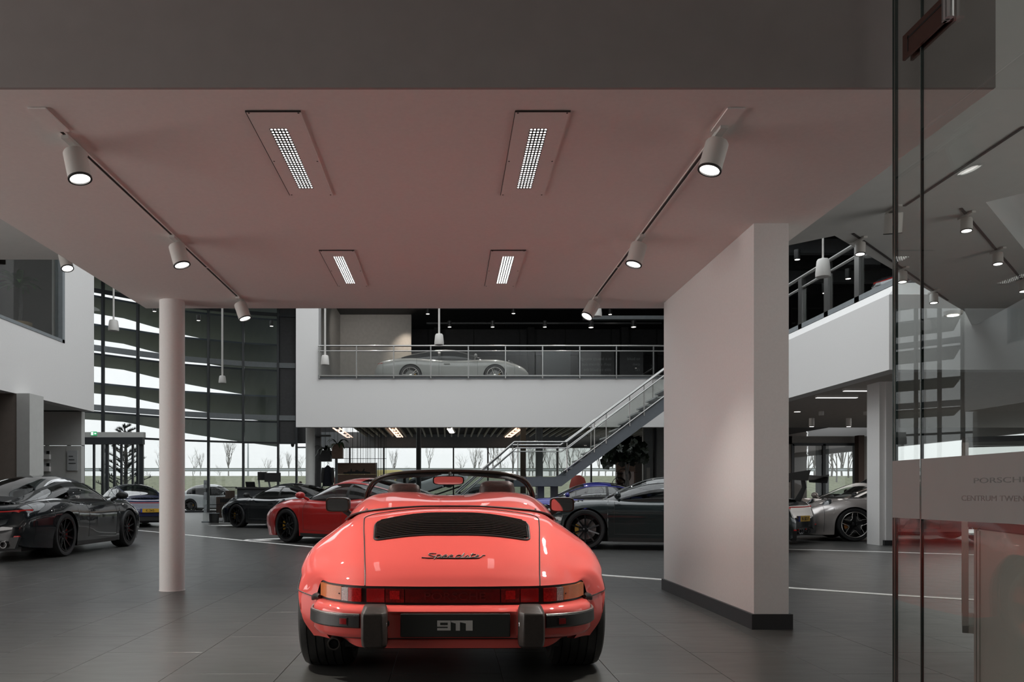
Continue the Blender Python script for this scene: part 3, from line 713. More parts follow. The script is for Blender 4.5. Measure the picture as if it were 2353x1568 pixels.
for k, (px, py) in enumerate(((355, 716), (456, 737), (624, 750))):
    small_spot(px, py, 33, ('black spotlight hanging beside the round column', 'black spotlight above the facade blades', 'black spotlight at right end of facade')[k], 'black entrance hall spotlights')
gs = 'side hall ceiling spotlights'
for k, (px, py, l) in enumerate(((1828, 938, 'upper bright spotlight beside the pillar in side hall'), (1832, 947, 'lower bright spotlight beside the pillar in side hall'), (1865, 981, 'bright spotlight left of middle in side hall ceiling'),
                                 (1950, 981, 'bright spotlight over the side hall window'), (1887, 955, 'dim spotlight near the middle of side hall ceiling'), (1990, 955, 'dim spotlight nearest the white pillar in side hall'))):
    small_spot(px, py, 21, l, gs, lit=k < 4, r=.05 if k > 1 else .07, mb=M_lampw)
for k, (px, py) in enumerate(((1832, 597), (1949, 641), (1896, 674))):
    small_spot(px, py, 18, ('upper left', 'middle', 'lower')[k]+' tiny spotlight in the dark space above right balcony', 'spotlights above the right balcony', r=.05)
spot_light('gallery_wall_beam', at(936, 716, 32.2), at(930, 830, 32.9), 130, 60, col=(1, .85, .7))
# dark roof beams seen above the right balcony
for k in range(9):
    t = tag(MB().box(8.0, 19.5, 15.2+k*1.6, 15.45+k*1.6, 7.9, 8.3).build('roof_beam', M_gframe if k % 2 else M_dark), 'one of the parallel roof beams in dark ceiling above right balcony', 'beam', 'roof beams above the right balcony')
# warm lamp racks in slatted ceiling
for k, (px0, py0, px1, py1) in enumerate(((764, 984, 797, 1006), (893, 984, 912, 1005), (1025, 984, 1032, 994), (1160, 1005, 1186, 984))):
    lab = ('leftmost', 'second', 'third', 'rightmost')[k]+' warm glowing lamp cluster set in the slatted ceiling'
    a = Vector(onz(px0, py0, ZS-.02)); c = Vector(onz(px1, py1, ZS-.02))
    t = thing('lamp_cluster', lab, 'lamp', (a.x, a.y, a.z), 0, 'lamp clusters in the slatted ceiling')
    MB().extr([(0, 0, .03), (.0, 0, -.02), (c.x-a.x, c.y-a.y, -.02), (c.x-a.x, c.y-a.y, .03)], (.05, 0, 0)).build('lamp_rack', M_warm if k != 2 else M_lampw, t)
    MB().extr([(.3, 0, .03), (.3, 0, -.02), (c.x-a.x+.3, c.y-a.y, -.02), (c.x-a.x+.3, c.y-a.y, .03)], (.04, 0, 0)).build('lamp_rack', M_warm if k != 2 else M_lampw, t)
    MB().box(.14, .16, 0, .02, 0, .18).build('suspension', M_blk, t)
    for i in range(4):
        p = a.lerp(c, (i+.5)/4)-a; MB().lathe([(0, 0), (.12, 0), (.12, .05)], 12, (p.x+.16, p.y, -.06)).build('bulb', M_glow2 if k == 2 else M_warm, t)

# ================================================================== gallery railing, staircase
rl = thing('railing', 'steel and glass gallery railing in front of the grey car', 'railing', (0, YG-.06, 0))
zt = gz(796, YG)
MB().tube([(GX1, 0, zt), (gx(1530, YG), 0, zt)], .028).build('handrail', M_steel, rl, smooth=True)
MB().tube([(GX1, 0, gz(808, YG)), (gx(1530, YG), 0, gz(808, YG))], .02).build('handrail', M_steel, rl, smooth=True)
MB().box(GX1, gx(1530, YG), -.03, .03, gz(866, YG), gz(863, YG)).build('bottom_rail', M_steel, rl)
ps = [735, 820, 905, 990, 1076, 1161, 1246, 1331, 1415, 1500]
for i, px in enumerate(ps):
    MB().box(gx(px, YG)-.018, gx(px, YG)+.018, -.04, .04, ZF1, zt-.02).build('post', M_steel, rl)
    if i < len(ps)-1: MB().box(gx(px, YG)+.03, gx(ps[i+1], YG)-.03, -.006, .006, gz(863, YG), gz(809, YG)).build('pane', M_balu, rl, fix=False)

YS = 22.0; s_ = YS/FOC
st = thing('staircase', 'grey steel staircase with landing climbing to the gallery', 'staircase', (0, YS, 0))
def sx(px): return gx(px, YS)
def szz(py): return gz(py, YS)
W_ = 1.25
for yo, nm in ((0, 0), (W_, 1)):
    MB().extr([(sx(1168), yo, szz(1118)), (sx(1290), yo, szz(1118)), (sx(1330), yo, szz(1088)), (sx(1640), yo, szz(862)), (sx(1640), yo, szz(817)), (sx(1298), yo, szz(1090)), (sx(1280), yo, szz(1098)), (sx(1168), yo, szz(1098))], (0, .06, 0)).build('stringer', M_stair, st)
    MB().extr([(sx(1180), yo, szz(1098)), (sx(1180), yo, szz(1118)), (sx(1045), yo, szz(1213)), (sx(1020), yo, szz(1213))], (0, .06, 0)).build('stringer', M_stair, st)
MB().box(sx(1170), sx(1290), .06, W_, szz(1100), szz(1096)).build('landing', M_stair, st)
n = 15
tr = MB().box(-.15, .15, .06, W_, -.02, .02).mesh('tread', M_wood if False else mat('stair_tread', (.35, .36, .36), .5))
for i in range(n):
    t_ = (i+1)/n; o = link('tread', tr, st); o.location = (sx(1298+(1640-1298)*t_*.98), 0, szz(1090+(817-1090)*t_)-.05)
for i in range(8):
    t_ = (i+1)/8; o = link('tread', tr, st); o.location = (sx(1180-(1180-1045)*t_), 0, szz(1098+(1213-1098)*t_*.98)-.02)
for yo, dy in ((-.02, 0), (W_+.05, 7)):
    A = [(1046, 1118+14), (1182, 1016), (1302, 1016), (1560, 824)] if yo < 0 else [(1050, 1118+16), (1175, 1023), (1288, 1023), (1560, 822)]
    B = [(1046, 1148), (1186, 1030), (1306, 1030), (1560, 838)] if yo < 0 else [(1050, 1150), (1178, 1038), (1290, 1038), (1560, 838)]
    C = [(1296, 1083), (1560, 886)]
    q = (YS+yo)/FOC
    P = lambda a: ((a[0]-CX)*q, yo, CH+(HZ-a[1])*q)
    for pts, r_ in ((A, .028), (B, .02), (C, .02)): MB().tube([P(a) for a in pts], r_).build('handrail', M_steel, st, smooth=True)
    if yo < 0: post = ((1190, 1018, 1100), (1303, 1018, 1085), (1366, 970, 1040), (1393, 950, 1020), (1447, 906, 980), (1480, 882, 956))
    else: post = ((1178, 1026, 1100), (1283, 1026, 1095), (1358, 968, 1045), (1500, 866, 940))
    for px, a, c in post: MB().tube([P((px, a)), P((px, c))], .016).build('post', M_steel, st)
    for q0, q1 in (((1192, 1301), ((1032, 1032), (1094, 1094))), ((1305, 1364), ((1032, 990), (1078, 1032))), ((1368, 1445), ((988, 926), (1030, 974))), ((1449, 1525), ((922, 868), (970, 914)))):
        MB().extr([P((q0[0], q1[0][0])), P((q0[1], q1[0][1])), P((q0[1], q1[1][1])), P((q0[0], q1[1][0]))], (0, .01, 0)).build('pane', M_balu, st, fix=False)
for px in (1246, 1277): MB().box(sx(px)-.09, sx(px)+.09, .3, .48, 0, szz(1118)).build('support_post', M_stair, st)

# ================================================================== glass partition on the right
GXP = 2.12
yA, yB, yC = GXP*FOC/(2054-CX), GXP*FOC/(2120-CX), GXP*FOC/(2480-CX)
gp = thing('glass_partition', 'frameless glass partition with frosted band at the right', 'glass partition', (GXP, 0, 0))
zfr0 = gz(1190, yA); zfr1 = gz(1060, yA)
MB().box(-.005, .005, yB+.012, yA, .01, 3.88).build('fixed_pane', M_partition, gp, fix=False)
for y in (yA-.010, yA-.026):
    MB().box(-.006, .006, y, y+.004, .01, 3.88).build('glass_edge', M_edge, gp)
MB().box(-.007, .007, yA-.004, yA, .01, 3.88).build('glass_edge', M_edge, gp)
MB().box(-.0065, .0065, yA-.018, yA-.015, .01, 3.88).build('glass_edge', M_edgel, gp, )
for a, c in ((.01, 2.60), (2.61, 3.88)):
    MB().box(-.0048, .0048, .9, yB, a, c).build('door_leaf' if a < 1 else 'transom_pane', M_partition, gp, fix=False)
MB().box(-.006, .006, yB, yB+.006, .01, 3.88).build('glass_edge', M_edge, gp); MB().box(-.006, .006, yB+.006, yB+.0085, .01, 3.88).build('glass_edge', M_edgel, gp)
b = MB(); b.box(-.0072, -.006, yC-1.5, yB-.002, zfr0, zfr1); b.build('frosted_band', M_frost, gp)
b = MB(); b.box(-.0072, -.006, yB+.01, yA-.001, zfr0, zfr1); b.build('frosted_band', M_frost, gp)
# patch fitting (hinge clamp)
def py(px): return GXP*FOC/(px-CX)
y0, y1 = py(2086), py(2184)
zt0 = gz(84, y0); zb0 = gz(140, y0)
for sgn in (-1, 1):
    MB().extr([(sgn*.012, y0, zt0), (sgn*.012, y0, zb0), (sgn*.012, y1, zb0), (sgn*.012, y1, zb0+.105), (sgn*.012, y1+.02, zb0+.105), (sgn*.012, y1+.02, zt0)], (sgn*.012, 0, 0)).build('patch_fitting', M_brass, gp)
b = MB()
L = [(y0-.04, zt0-.012), (y0-.04, zb0+.03), (y0-.046, zb0+.03), (y0-.046, zt0-.018)]
b.box(-.0255, -.024, y0-.046, y0-.040, zb0+.02, zt0-.02); b.box(-.0255, -.024, y1, y0-.04, zt0-.035, zt0-.027); b.build('fitting_gap', M_blk, gp)
for k in (-1, 1): MB().lathe([(0, zb0+.0), (.016, zb0), (.016, zt0+.12), (0, zt0+.12)], 16, (-.018, y1+.012*k-.01, 0)).build('pivot_barrel', M_chrome, gp, smooth=40)
MB().extr([(-.012, y1-.03, zt0+.0), (-.012, y1-.34, zt0), (-.012, y1-.34, zt0+.12), (-.012, y1-.03, zt0+.12)], (-.012, 0, 0)).build('patch_fitting', M_brass, gp)
# lettering on the band
Rm = lambda y, z: Matrix.Translation((-.0078, y, z)) @ Matrix.Rotation(-PI/2, 4, 'Z') @ Matrix.Rotation(PI/2, 4, 'X')
M_let = mat('film_lettering', (.165, .135, .13), .6); M_let2 = mat('film_lettering_grey', (.15, .15, .145), .6)
y = py(2213); text('lettering', 'CENTRUM TWENTE', .031, M_let, Rm(y, gz(1151, y)), gp, .0003, sx=1.5)
y = py(2240); text('lettering', 'PORSCHE', .030, M_let2, Rm(y, gz(1111, y)), gp, .0003, sx=2.4)

# reception counter behind the glass (its long left side runs away from the camera)
xf_, yf_ = 2.516, 3.867; ang = math.atan2(.30, .954)
ct = thing('reception_counter', 'pale reception counter with dark red top behind the glass', 'counter', (xf_, yf_, 0), -ang)
ztop = .855
MB().box(.008, 1.2, -1.02, -.03, 0, ztop-.045).build('body', M_counter, ct)
MB().box(-.022, 1.25, -1.05, .03, ztop-.035, ztop).build('counter_top', M_redwood, ct)
MB().box(.012, 1.19, -1.0, -.04, ztop-.046, ztop-.034).build('shadow_gap', M_blk, ct)
MB().box(-.004, 1.2, -.03, 0, 0, ztop-.045).build('end_panel', mat('counter_side', (.30, .265, .24), .5), ct)
MB().box(.000, .010, -.058, -.034, .0, ztop-.05).build('corner_strip', mat('counter_strip', (.38, .35, .32), .5), ct)

# glass showcase behind it
Yk = 4.5; xk0, xk1 = gx(2211, Yk), gx(2211, Yk)+1.3; zk0, zk1 = gz(1455, Yk), gz(1005, Yk)
sh = thing('showcase', 'tall glass showcase with pale frame standing behind the counter', 'display case', (xk0, Yk, 0), -.56)
wk = xk1-xk0
MB().box(.1, wk-.1, .1, .5, 0, zk0).build('base', M_dark, sh)
MB().box(0, wk, 0, .6, zk0, zk0+.04).build('bottom_frame', M_counter, sh); MB().box(0, wk, 0, .6, zk1-.03, zk1).build('top_frame', M_frame, sh)
for a, c in ((0, 0), (0, .57), (wk-.03, 0), (wk-.03, .57)): MB().box(a, a+.03, c, c+.03, zk0, zk1).build('corner_post', M_counter, sh)
MB().box(.03, wk-.03, .01, .018, zk0+.04, zk1-.03).build('pane', M_balu, sh, fix=False); MB().box(.01, .018, .03, .57, zk0+.04, zk1-.03).build('pane', M_balu, sh, fix=False)
MB().box(.03, wk-.03, .03, .57, (zk0+zk1)/2, (zk0+zk1)/2+.012).build('shelf', M_balu, sh)
# reception wall far right
b = MB(); b.box(8.8, 9.0, -6.9, 12, 0, 5.2); struct('wall_reception', b, M_white)
# ================================================================== generic modern sports car (built once per body kind, then copied)
T_Y  = [-2.27, -2.15, -1.9, -1.6, -1.225, -.6, 0, .6, .95, 1.225, 1.6, 1.9, 2.1, 2.22]
T_ZC = [.52, .76, .84, .87, .87, .84, .84, .86, .865, .80, .725, .655, .58, .48]
T_ZF = [.55, .78, .865, .90, .915, .875, .85, .86, .875, .875, .82, .72, .62, .49]
T_XF = [.55, .64, .69, .73, .75, .73, .72, .72, .71, .70, .67, .60, .50, .40]
T_XM = [.70, .80, .87, .91, .926, .90, .875, .875, .885, .905, .885, .82, .70, .55]
T_ZM = [.50, .54, .58, .60, .62, .60, .58, .58, .58, .60, .55, .50, .46, .44]
T_XB = [.64, .74, .82, .87, .89, .865, .86, .86, .865, .875, .85, .77, .65, .50]
T_ZB = [.26, .21, .18, .16, .16, .155, .15, .15, .15, .15, .14, .13, .15, .20]
G_Y = [-1.98, -1.75, -1.4, -1.0, -.6, -.25, 0, .2, .4, .6, .8, 1.0]
G_Z = [.875, .94, 1.07, 1.19, 1.275, 1.30, 1.285, 1.245, 1.175, 1.085, .985, .875]
G_X = [.50, .60, .68, .72, .735, .74, .74, .74, .735, .72, .69, .62]
S_Z = [.90, 1.05, 1.28, 1.40, 1.44, 1.45, 1.43, 1.385, 1.29, 1.17, 1.03, .875]     # taller roof for the suv

KINDS = {
 '911':    dict(sx=1, sy=1, sz=1, gz=G_Z, wr=.345, open=False),
 'targa':  dict(sx=1, sy=1, sz=1, gz=G_Z, wr=.345, open=False),
 'cabrio': dict(sx=1, sy=1, sz=1, gz=G_Z, wr=.345, open=True),
 'rs':     dict(sx=1.02, sy=1, sz=1, gz=G_Z, wr=.355, open=False),
 'saloon': dict(sx=1.05, sy=1.17, sz=1.055, gz=G_Z, wr=.36, open=False),
 'suv':    dict(sx=1.03, sy=1.05, sz=1.12, gz=S_Z, wr=.37, open=False),
}
GEO = {}
NA, NB = 9, 13
def car_geo(kind):
    if kind in GEO: return GEO[kind]
    K = KINDS[kind]; sx, sy, sz, R = K['sx'], K['sy'], K['sz'], K['wr']
    ax = 1.225*sy; arch = R+.035
    def prof(y):
        yy = y/sy; q = lambda T: interp(T_Y, T, yy)
        zc, zf, xf, xm, zm, xb, zb = q(T_ZC)*sz, q(T_ZF)*sz, q(T_XF)*sx, q(T_XM)*sx, q(T_ZM)*sz, q(T_XB)*sx, q(T_ZB)
        P = [(0, zc), (xf*.5, zc+(zf-zc)*.12), (xf*.85, zc+(zf-zc)*.72), (xf, zf), (xf+(xm-xf)*.62, zf-(zf-zm)*.22), (xm-.006, zm+(zf-zm)*.35), (xm, zm), (xm-.003, zm-(zm-zb)*.35), (xb+.25*(xm-xb), zb+(zm-zb)*.3), (xb, zb)]
        top = [cr(P, 3*i/NA) for i in range(NA+1)]
        side = [cr(P, 3+6*i/60) for i in range(61)]
        return top, side
    ys = set([-2.27*sy+4.49*sy*i/96 for i in range(97)])
    for c in (ax, -ax):
        for k in range(1, 40): ys.add(c+arch*math.cos(PI*k/40))
        ys.add(c+arch*1.0001); ys.add(c-arch*1.0001); ys.add(c+arch*.9995); ys.add(c-arch*.9995)
    for v in (-.40*sy, .72*sy, .97*sy, 1.80*sy, -1.42*sy, -2.03*sy): ys.add(v)
    ys = sorted(ys); yy2 = [ys[0]]
    for y in ys[1:]:
        if y-yy2[-1] > .0015 or abs(abs(y)-ax) > arch*.99 and y-yy2[-1] > .0004: yy2.append(y)
    ys = yy2; rows = []
    for y in ys:
        top, side = prof(y)
        za = -1
        for c in (ax, -ax):
            if abs(y-c) < arch: za = max(za, R-.01+math.sqrt(arch**2-(y-c)**2))
        if za > 0:
            cut = [side[0]]
            for a, b in zip(side, side[1:]):
                if b[1] > za: cut.append(b)
                else:
                    t = (a[1]-za)/max(1e-6, a[1]-b[1]); cut.append((a[0]+(b[0]-a[0])*t, za)); break
            side = cut
        L = [0]
        for a, b in zip(side, side[1:]): L.append(L[-1]+math.hypot(a[0]-b[0], a[1]-b[1]))
        res = []
        for k in range(1, NB+1):
            d = L[-1]*k/NB; i = 0
            while i < len(L)-2 and L[i+1] < d: i += 1
            t = (d-L[i])/max(1e-9, L[i+1]-L[i]); res.append(lerp(side[i], side[i+1], min(t, 1)))
        half = [(p[0], y, p[1]) for p in top+res]
        e = half[-1]; half.append((e[0]-.05, y, e[2]+.004 if za > 0 else e[2]-.004))
        rows.append(half)
    nc = len(rows[0])
    parts = {}
    def put(key, a, b, c, d): parts.setdefault(key, []).append((a, b, c, d))
    for s in (1, -1):
        for i in range(len(rows)-1):
            ym = (ys[i]+ys[i+1])/2/sy
            for j in range(nc-1):
                quad = [rows[i][j], rows[i][j+1], rows[i+1][j+1], rows[i+1][j]]
                quad = [(p[0]*s, p[1], p[2]) for p in quad]
                if j < NA-1 and .97 < ym < 1.80: key = 'hood'
                elif j < NA-1 and -2.03 < ym < -1.42: key = 'engine_lid'
                elif ym > 1.80: key = 'front_bumper'
                elif ym < -2.03: key = 'rear_bumper'
                elif -.40 < ym < .72 and NA+1 < j < NA+NB-2: key = 'door'+('R' if s > 0 else 'L')
                elif j >= NA+NB-1 and abs(ym) < .80: key = 'sill'+('R' if s > 0 else 'L')
                elif -.40 <= ym and K['open'] and j < NA-2 and ym < .80: key = 'cabin_floor'
                else: key = 'body_shell'
                put(key, *quad)
    for s_i, key in ((0, 'rear_bumper'), (-1, 'front_bumper')):
        r = rows[s_i]; dy = -1 if s_i == 0 else 1
        zmid = (r[0][2]+r[-1][2])/2; rings = [r]
        for k_, o_ in ((.93, .012), (.75, .028), (.45, .040)): rings.append([(p[0]*k_, p[1]+dy*o_, zmid+(p[2]-zmid)*k_) for p in r])
        for ra, rb_ in zip(rings, rings[1:]):
            for j in range(nc-1):
                for s2 in (1, -1): put(key, *[(p[0]*s2, p[1], p[2]) for p in (ra[j], ra[j+1], rb_[j+1], rb_[j])])
        r = rings[-1]
        for j in range(nc-1):
            put(key, (0, r[j][1], (r[j][2]+0)), r[j], r[j+1], (0, r[j+1][1], r[j+1][2]))
            put(key, (0, r[j][1], r[j][2]), (-r[j+1][0]*0, r[j+1][1], r[j+1][2]), (-r[j+1][0], r[j+1][1], r[j+1][2]), (-r[j][0], r[j][1], r[j][2]))
    out = []   # (name, mesh, matkey, parentkey)
    def qmesh(name, quads, sm=True):
        b = MB()
        for q in quads: b.add(q, [(0, 1, 2, 3)])
        import bmesh
        me = b.mesh(name, M_blk, 50 if sm else False)
        return me
    for key in ('body_shell', 'hood', 'engine_lid', 'front_bumper', 'rear_bumper', 'sillL', 'sillR'):
        if key in parts: out.append((key.rstrip('LR'), qmesh(key.rstrip('LR'), parts[key]), 'sill' if key[:4] == 'sill' else 'paint', None))
    for k in ('L', 'R'):
        out.append(('door', qmesh('door', parts['door'+k]), 'paint', 'door'+k))
    if 'cabin_floor' in parts: out.append(('cabin_floor', qmesh('cabin_floor', parts['cabin_floor']), 'seat', None))
    def row_at(y): 
        i = min(range(len(ys)), key=lambda k: abs(ys[k]-y*sy)); return rows[i], i
    # seams
    def seam(pts, r=.0035):
        return MB().tube(pts, r, 5)
    sb = MB()
    for s in (1, -1):
        for y in (-.40, .72):
            r, _ = row_at(y); t = MB().tube([(p[0]*s, p[1], p[2]) for p in r[NA+1:NA+NB-1]], .0035, 5); sb.add(t.v, t.f)
        _, i0 = row_at(-.40); _, i1 = row_at(.72)
        t = MB().tube([(rows[i][NA+NB-2][0]*s, rows[i][NA+NB-2][1], rows[i][NA+NB-2][2]) for i in range(i0, i1+1)], .0035, 5); sb.add(t.v, t.f)
        for ya, yb in ((.97, 1.80), (-2.03, -1.42)):
            _, i0 = row_at(ya); _, i1 = row_at(yb)
            t = MB().tube([(rows[i][NA-1][0]*s, rows[i][NA-1][1], rows[i][NA-1][2]) for i in range(i0, i1+1)], .003, 5); sb.add(t.v, t.f)
        for y in (1.80, -2.03):
            r, _ = row_at(y); t = MB().tube([(p[0]*s, p[1], p[2]) for p in r[:NA+NB]], .003, 5); sb.add(t.v, t.f)
    out.append(('panel_gap', sb.mesh('panel_gap', M_blk), 'black', None))
    # underbody
    b = MB(); b.box(-.60*sx, .60*sx, -2.0*sy, 1.95*sy, .13, .62*sz); b.box(-.84*sx, .84*sx, -.75*sy, .75*sy, .14, .55); b.box(-.6*sx, .6*sx, -2.2*sy, -2.0*sy, .22, .5); b.box(-.80*sx, .80*sx, -.82*sy, -.2*sy, .3, .6)
    out.append(('underbody', b.mesh('underbody', M_blk), 'black', None))
    # wheel house liners
    for s in (1, -1):
        for c in (ax, -ax):
            b = MB(); b.grid([[(s*xx, c+arch*.99*math.cos(a), R-.01+arch*.99*math.sin(a)) for a in [PI*k/16 for k in range(17)]] for xx in (.60*sx, .86*sx)])
            out.append(('wheel_liner', b.mesh('wheel_liner', M_blk), 'black', None))
    # greenhouse
    p_ = 2.35; zbelt = .82*sz
    gy = [g*sy for g in G_Y]; gzv = [z*sz for z in K['gz']]
    th = [0, 8, 16, 24, 32, 39, 45, 52, 60, 68, 76, 83, 90]
    def gprof(y):
        zg = interp(gy, gzv, y); xb = interp(gy, [g*sx for g in G_X], y); h = max(.02, zg-zbelt); r = []
        for a in th:
            a = math.radians(a); r.append((xb*math.sin(a)**(2/p_), y, zbelt+h*math.cos(a)**(2/p_)))
        return r
    yg = sorted(set([gy[0]+(gy[-1]-gy[0])*i/44 for i in range(45)]+[v*sy for v in (.93, .18, -.52, -1.72, -1.32, -.36, -.43, .86)]))
    gr = [gprof(y) for y in yg]; gp_ = {}
    longcab = kind in ('saloon', 'suv')
    for s in (1, -1):
        for i in range(len(yg)-1):
            ym = (yg[i]+yg[i+1])/2/sy
            for j in range(len(th)-1):
                quad = [(p[0]*s, p[1], p[2]) for p in (gr[i][j], gr[i][j+1], gr[i+1][j+1], gr[i+1][j])]
                if j < 5:
                    if .18 < ym < .93: key = 'windscreen'
                    elif -1.72 < ym < -.52: key = 'rear_window'
                    elif ym >= .93: key = 'cowl'
                    else: key = 'roof'
                elif j == 5: key = 'roof_rail'
                elif j < 11:
                    rear = -1.5 if longcab else -1.32
                    if rear < ym < .86:
                        key = 'side_window'
                        if -.43 < ym < -.36: key = 'pillar_trim'
                        if kind == 'targa' and -.75 < ym < -.36: key = 'roll_hoop'
                    else: key = 'roof_rail'
                else: key = 'belt_trim'
                if kind == 'targa' and j <= 5 and -.75 < ym < -.36: key = 'roll_hoop'
                if K['open'] and (ym < .10 or (ym < .30 and j > 5)): continue
                gp_.setdefault(key+('+' if s > 0 else '-') if j >= 5 and key != 'roll_hoop' else key, []).append(quad)
    mk = {'windscreen': 'glassc' if not longcab else 'glass', 'rear_window': 'glass', 'side_window': 'glass', 'roof': 'paint', 'roof_rail': 'paint', 'cowl': 'black', 'belt_trim': 'black', 'pillar_trim': 'black', 'roll_hoop': 'paint'}
    if kind == 'targa': mk['roof'] = 'soft'
    if K['open']: mk['side_window'] = 'glassc'; mk['roof'] = 'black'
    for k, qs in gp_.items(): k = k.strip('+-'); out.append((k, qmesh(k, qs), mk[k], None))
    # side window frame line (dark seal)
    if not K['open']:
        b = MB()
        for s in (1, -1):
            rear = -1.5 if longcab else -1.32
            idx = [i for i in range(len(yg)) if rear*sy-1e-6 <= yg[i] <= .861*sy]
            loop = [gr[i][6] for i in idx]+[gr[i][11] for i in idx[::-1]]
            t = MB().tube([(p[0]*s, p[1], p[2]) for p in loop], .008, 5, closed=True); b.add(t.v, t.f)
            if True:
                idx = [i for i in range(len(yg)) if .18*sy-1e-6 <= yg[i] <= .931*sy]
                t = MB().tube([(gr[i][5][0]*s, gr[i][5][1], gr[i][5][2]) for i in idx], .008, 5); b.add(t.v, t.f)
        out.append(('window_seal', b.mesh('window_seal', M_blk), 'black', None))
    # interior
    def seat(x, y):
        b = MB(); rows_ = []
        for z, w, d in ((.30, .24, .10), (.55, .25, .10), (.80, .24, .07), (.93, .17, .06), (1.0, .15, .06), (1.10, .13, .05), (1.13, .08, .03)):
            zz = .30+(z-.30)*(1.0 if z < .9 else .98)*sz
            off = -(z-.3)*.28
            rows_.append([(x+w*math.cos(a)*(1 if abs(math.cos(a)) < .7 else 1), y+off+d*math.sin(a), zz) for a in [2*PI*k/12 for k in range(12)]])
        b.grid(rows_, True); b.box(x-.24, x+.24, y, y+.45, .25, .42)
        return b
    for x in (.36, -.36): out.append(('seat', seat(x, -.05).mesh('seat', M_blk, True), 'seat', None))
    b = MB(); b.box(-.66*sx, .66*sx, .62*sy, .92*sy, .60, .875*sz-.015); out.append(('dashboard', b.mesh('dashboard', M_blk), 'black', None))
    b = MB(); b.tube([(-.36+.18*math.cos(a), .50-.06*math.sin(a), .80*sz+.17*math.sin(a)) for a in [2*PI*k/20 for k in range(20)]], .014, 6, closed=True); b.box(-.53, -.19, .49, .51, .79*sz, .82*sz)
    out.append(('steering_wheel', b.mesh('steering_wheel', M_blk), 'black', None))
    # mirrors
    for s in (1, -1):
        b = MB(); b.ball((s*.99*sx, .66*sy, .955*sz), (.115, .06, .07), 14, 8); b.tube([(s*.80*sx, .64*sy, .87*sz), (s*.93*sx, .66*sy, .93*sz)], [.03, .022], 8)
        out.append(('door_mirror', b.mesh('door_mirror', M_blk, True), 'mirror', None))
    # head lamps
    for s in (1, -1):
        y = 1.74*sy; r_, i = row_at(1.74); p = r_[NA+1]
        nrm = Vector((s*.38, .62, .62)).normalized(); q = nrm.to_track_quat('Z', 'Y').to_matrix()
        c = Vector((p[0]*s*.97, y, p[2]-.006))-nrm*.026
        b = MB(); b.ball(c, (.115, .18, .056), 18, 10, q); out.append(('headlight', b.mesh('headlight', M_blk, True), 'lamp', 'headlight%d' % s))
        b = MB()
        for a, c2 in ((-.03, -.05), (.03, -.05), (-.03, .05), (.03, .05)):
            t = MB().lathe([(0, .048), (.022, .048), (.022, .04)], 10, c+q@Vector((a, c2, 0)), M=q); b.add(t.v, t.f)
        out.append(('lamp_reflector', b.mesh('lamp_reflector', M_blk), 'lampglow', 'headlight%d' % s))
    # front intakes
    b = MB()
    for s in (1, -1):
        b.extr([(s*.44*sx, 2.03*sy, .20), (s*.72*sx, 1.92*sy, .22), (s*.74*sx, 1.89*sy, .40), (s*.50*sx, 2.05*sy, .40)], (0, .06, 0))
    b.box(-.36, .36, 2.16*sy, 2.235*sy, .20, .33)
    out.append(('air_intake', b.mesh('air_intake', M_blk), 'black', None))
    # rear light bar follows the tail
    def tail_y(x, z=.72):
        best = -2.27*sy
        for i in range(len(rows)):
            r = rows[i]; xm_ = max(p[0] for p in r); 
            # outermost x at height z
            xs = [lerp(a, b_, (z*sz-a[2])/(b_[2]-a[2]))[0] for a, b_ in zip(r, r[1:]) if (a[2]-z*sz)*(b_[2]-z*sz) <= 0 and abs(b_[2]-a[2]) > 1e-6]
            if (xs and max(xs) >= abs(x)) or (not xs and r[0][2] > z*sz and r[-1][2] < z*sz and xm_ >= abs(x)): return ys[i]
        return best
    b = MB(); rws = []
    for k in range(25):
        x = -.80*sx+1.6*sx*k/24; y = tail_y(x); w = .010+.028*max(0, abs(x)/sx-.45)/.35
        rws.append([(x, y-.012, .72*sz-w), (x, y-.016, .72*sz+w), (x, y+.05, .72*sz+w), (x, y+.05, .72*sz-w)])
    b.grid(rws, True); out.append(('tail_light', b.mesh('tail_light', M_blk), 'red', None))
    # rear grille slats
    for k in range(6 if kind != 'saloon' else 0):
        for s in (1, -1):
            x = s*(.06+.085*k); r_, i0 = row_at(-1.95); r2, i1 = row_at(-1.5)
            pts = []
            for i in range(i0, i1+1, 3):
                r = rows[i]; z = interp([p[0] for p in r[:NA+1]], [p[2] for p in r[:NA+1]], abs(x)); pts.append((x, ys[i], z+.008))
            out.append(('grille_slat', MB().tube(pts, .009, 6).mesh('grille_slat', M_blk), 'black', None))
    # rear apron, exhausts, reflectors
    yb = -2.27*sy
    b = MB(); b.extr([(-.66*sx, yb+.06, .19), (.66*sx, yb+.06, .19), (.72*sx, yb+.06, .36), (.3, yb+.06, .33), (-.3, yb+.06, .33), (-.72*sx, yb+.06, .36)], (0, -.075, 0)); out.append(('rear_diffuser', b.mesh('rear_diffuser', M_blk), 'black', None))
    for s in ((.14, .23, -.14, -.23) if kind == 'rs' else (.52, -.52)):
        b = MB(); b.lathe([(.0, .05), (.038, .05), (.042, -.05), (.05, -.05), (.05, .1)], 16, (s*1.0, yb-.02, .25), 'Y'); out.append(('exhaust_tip', b.mesh('exhaust_tip', M_blk, True), 'chrome', None))
    for s in (1, -1):
        b = MB(); b.box(s*.62*sx-.09, s*.62*sx+.09, yb-.008, yb+.1, .355, .375); out.append(('rear_reflector', b.mesh('rear_reflector', M_blk), 'red', None))
        r0, _ = row_at(.50); b = MB(); b.box(min(s*.878*sx, s*.90*sx), max(s*.878*sx, s*.90*sx), -.26*sy, -.08*sy, .70*sz, .722*sz); out.append(('door_handle', b.mesh('door_handle', M_blk), 'paint', 'door'+('R' if s > 0 else 'L')))
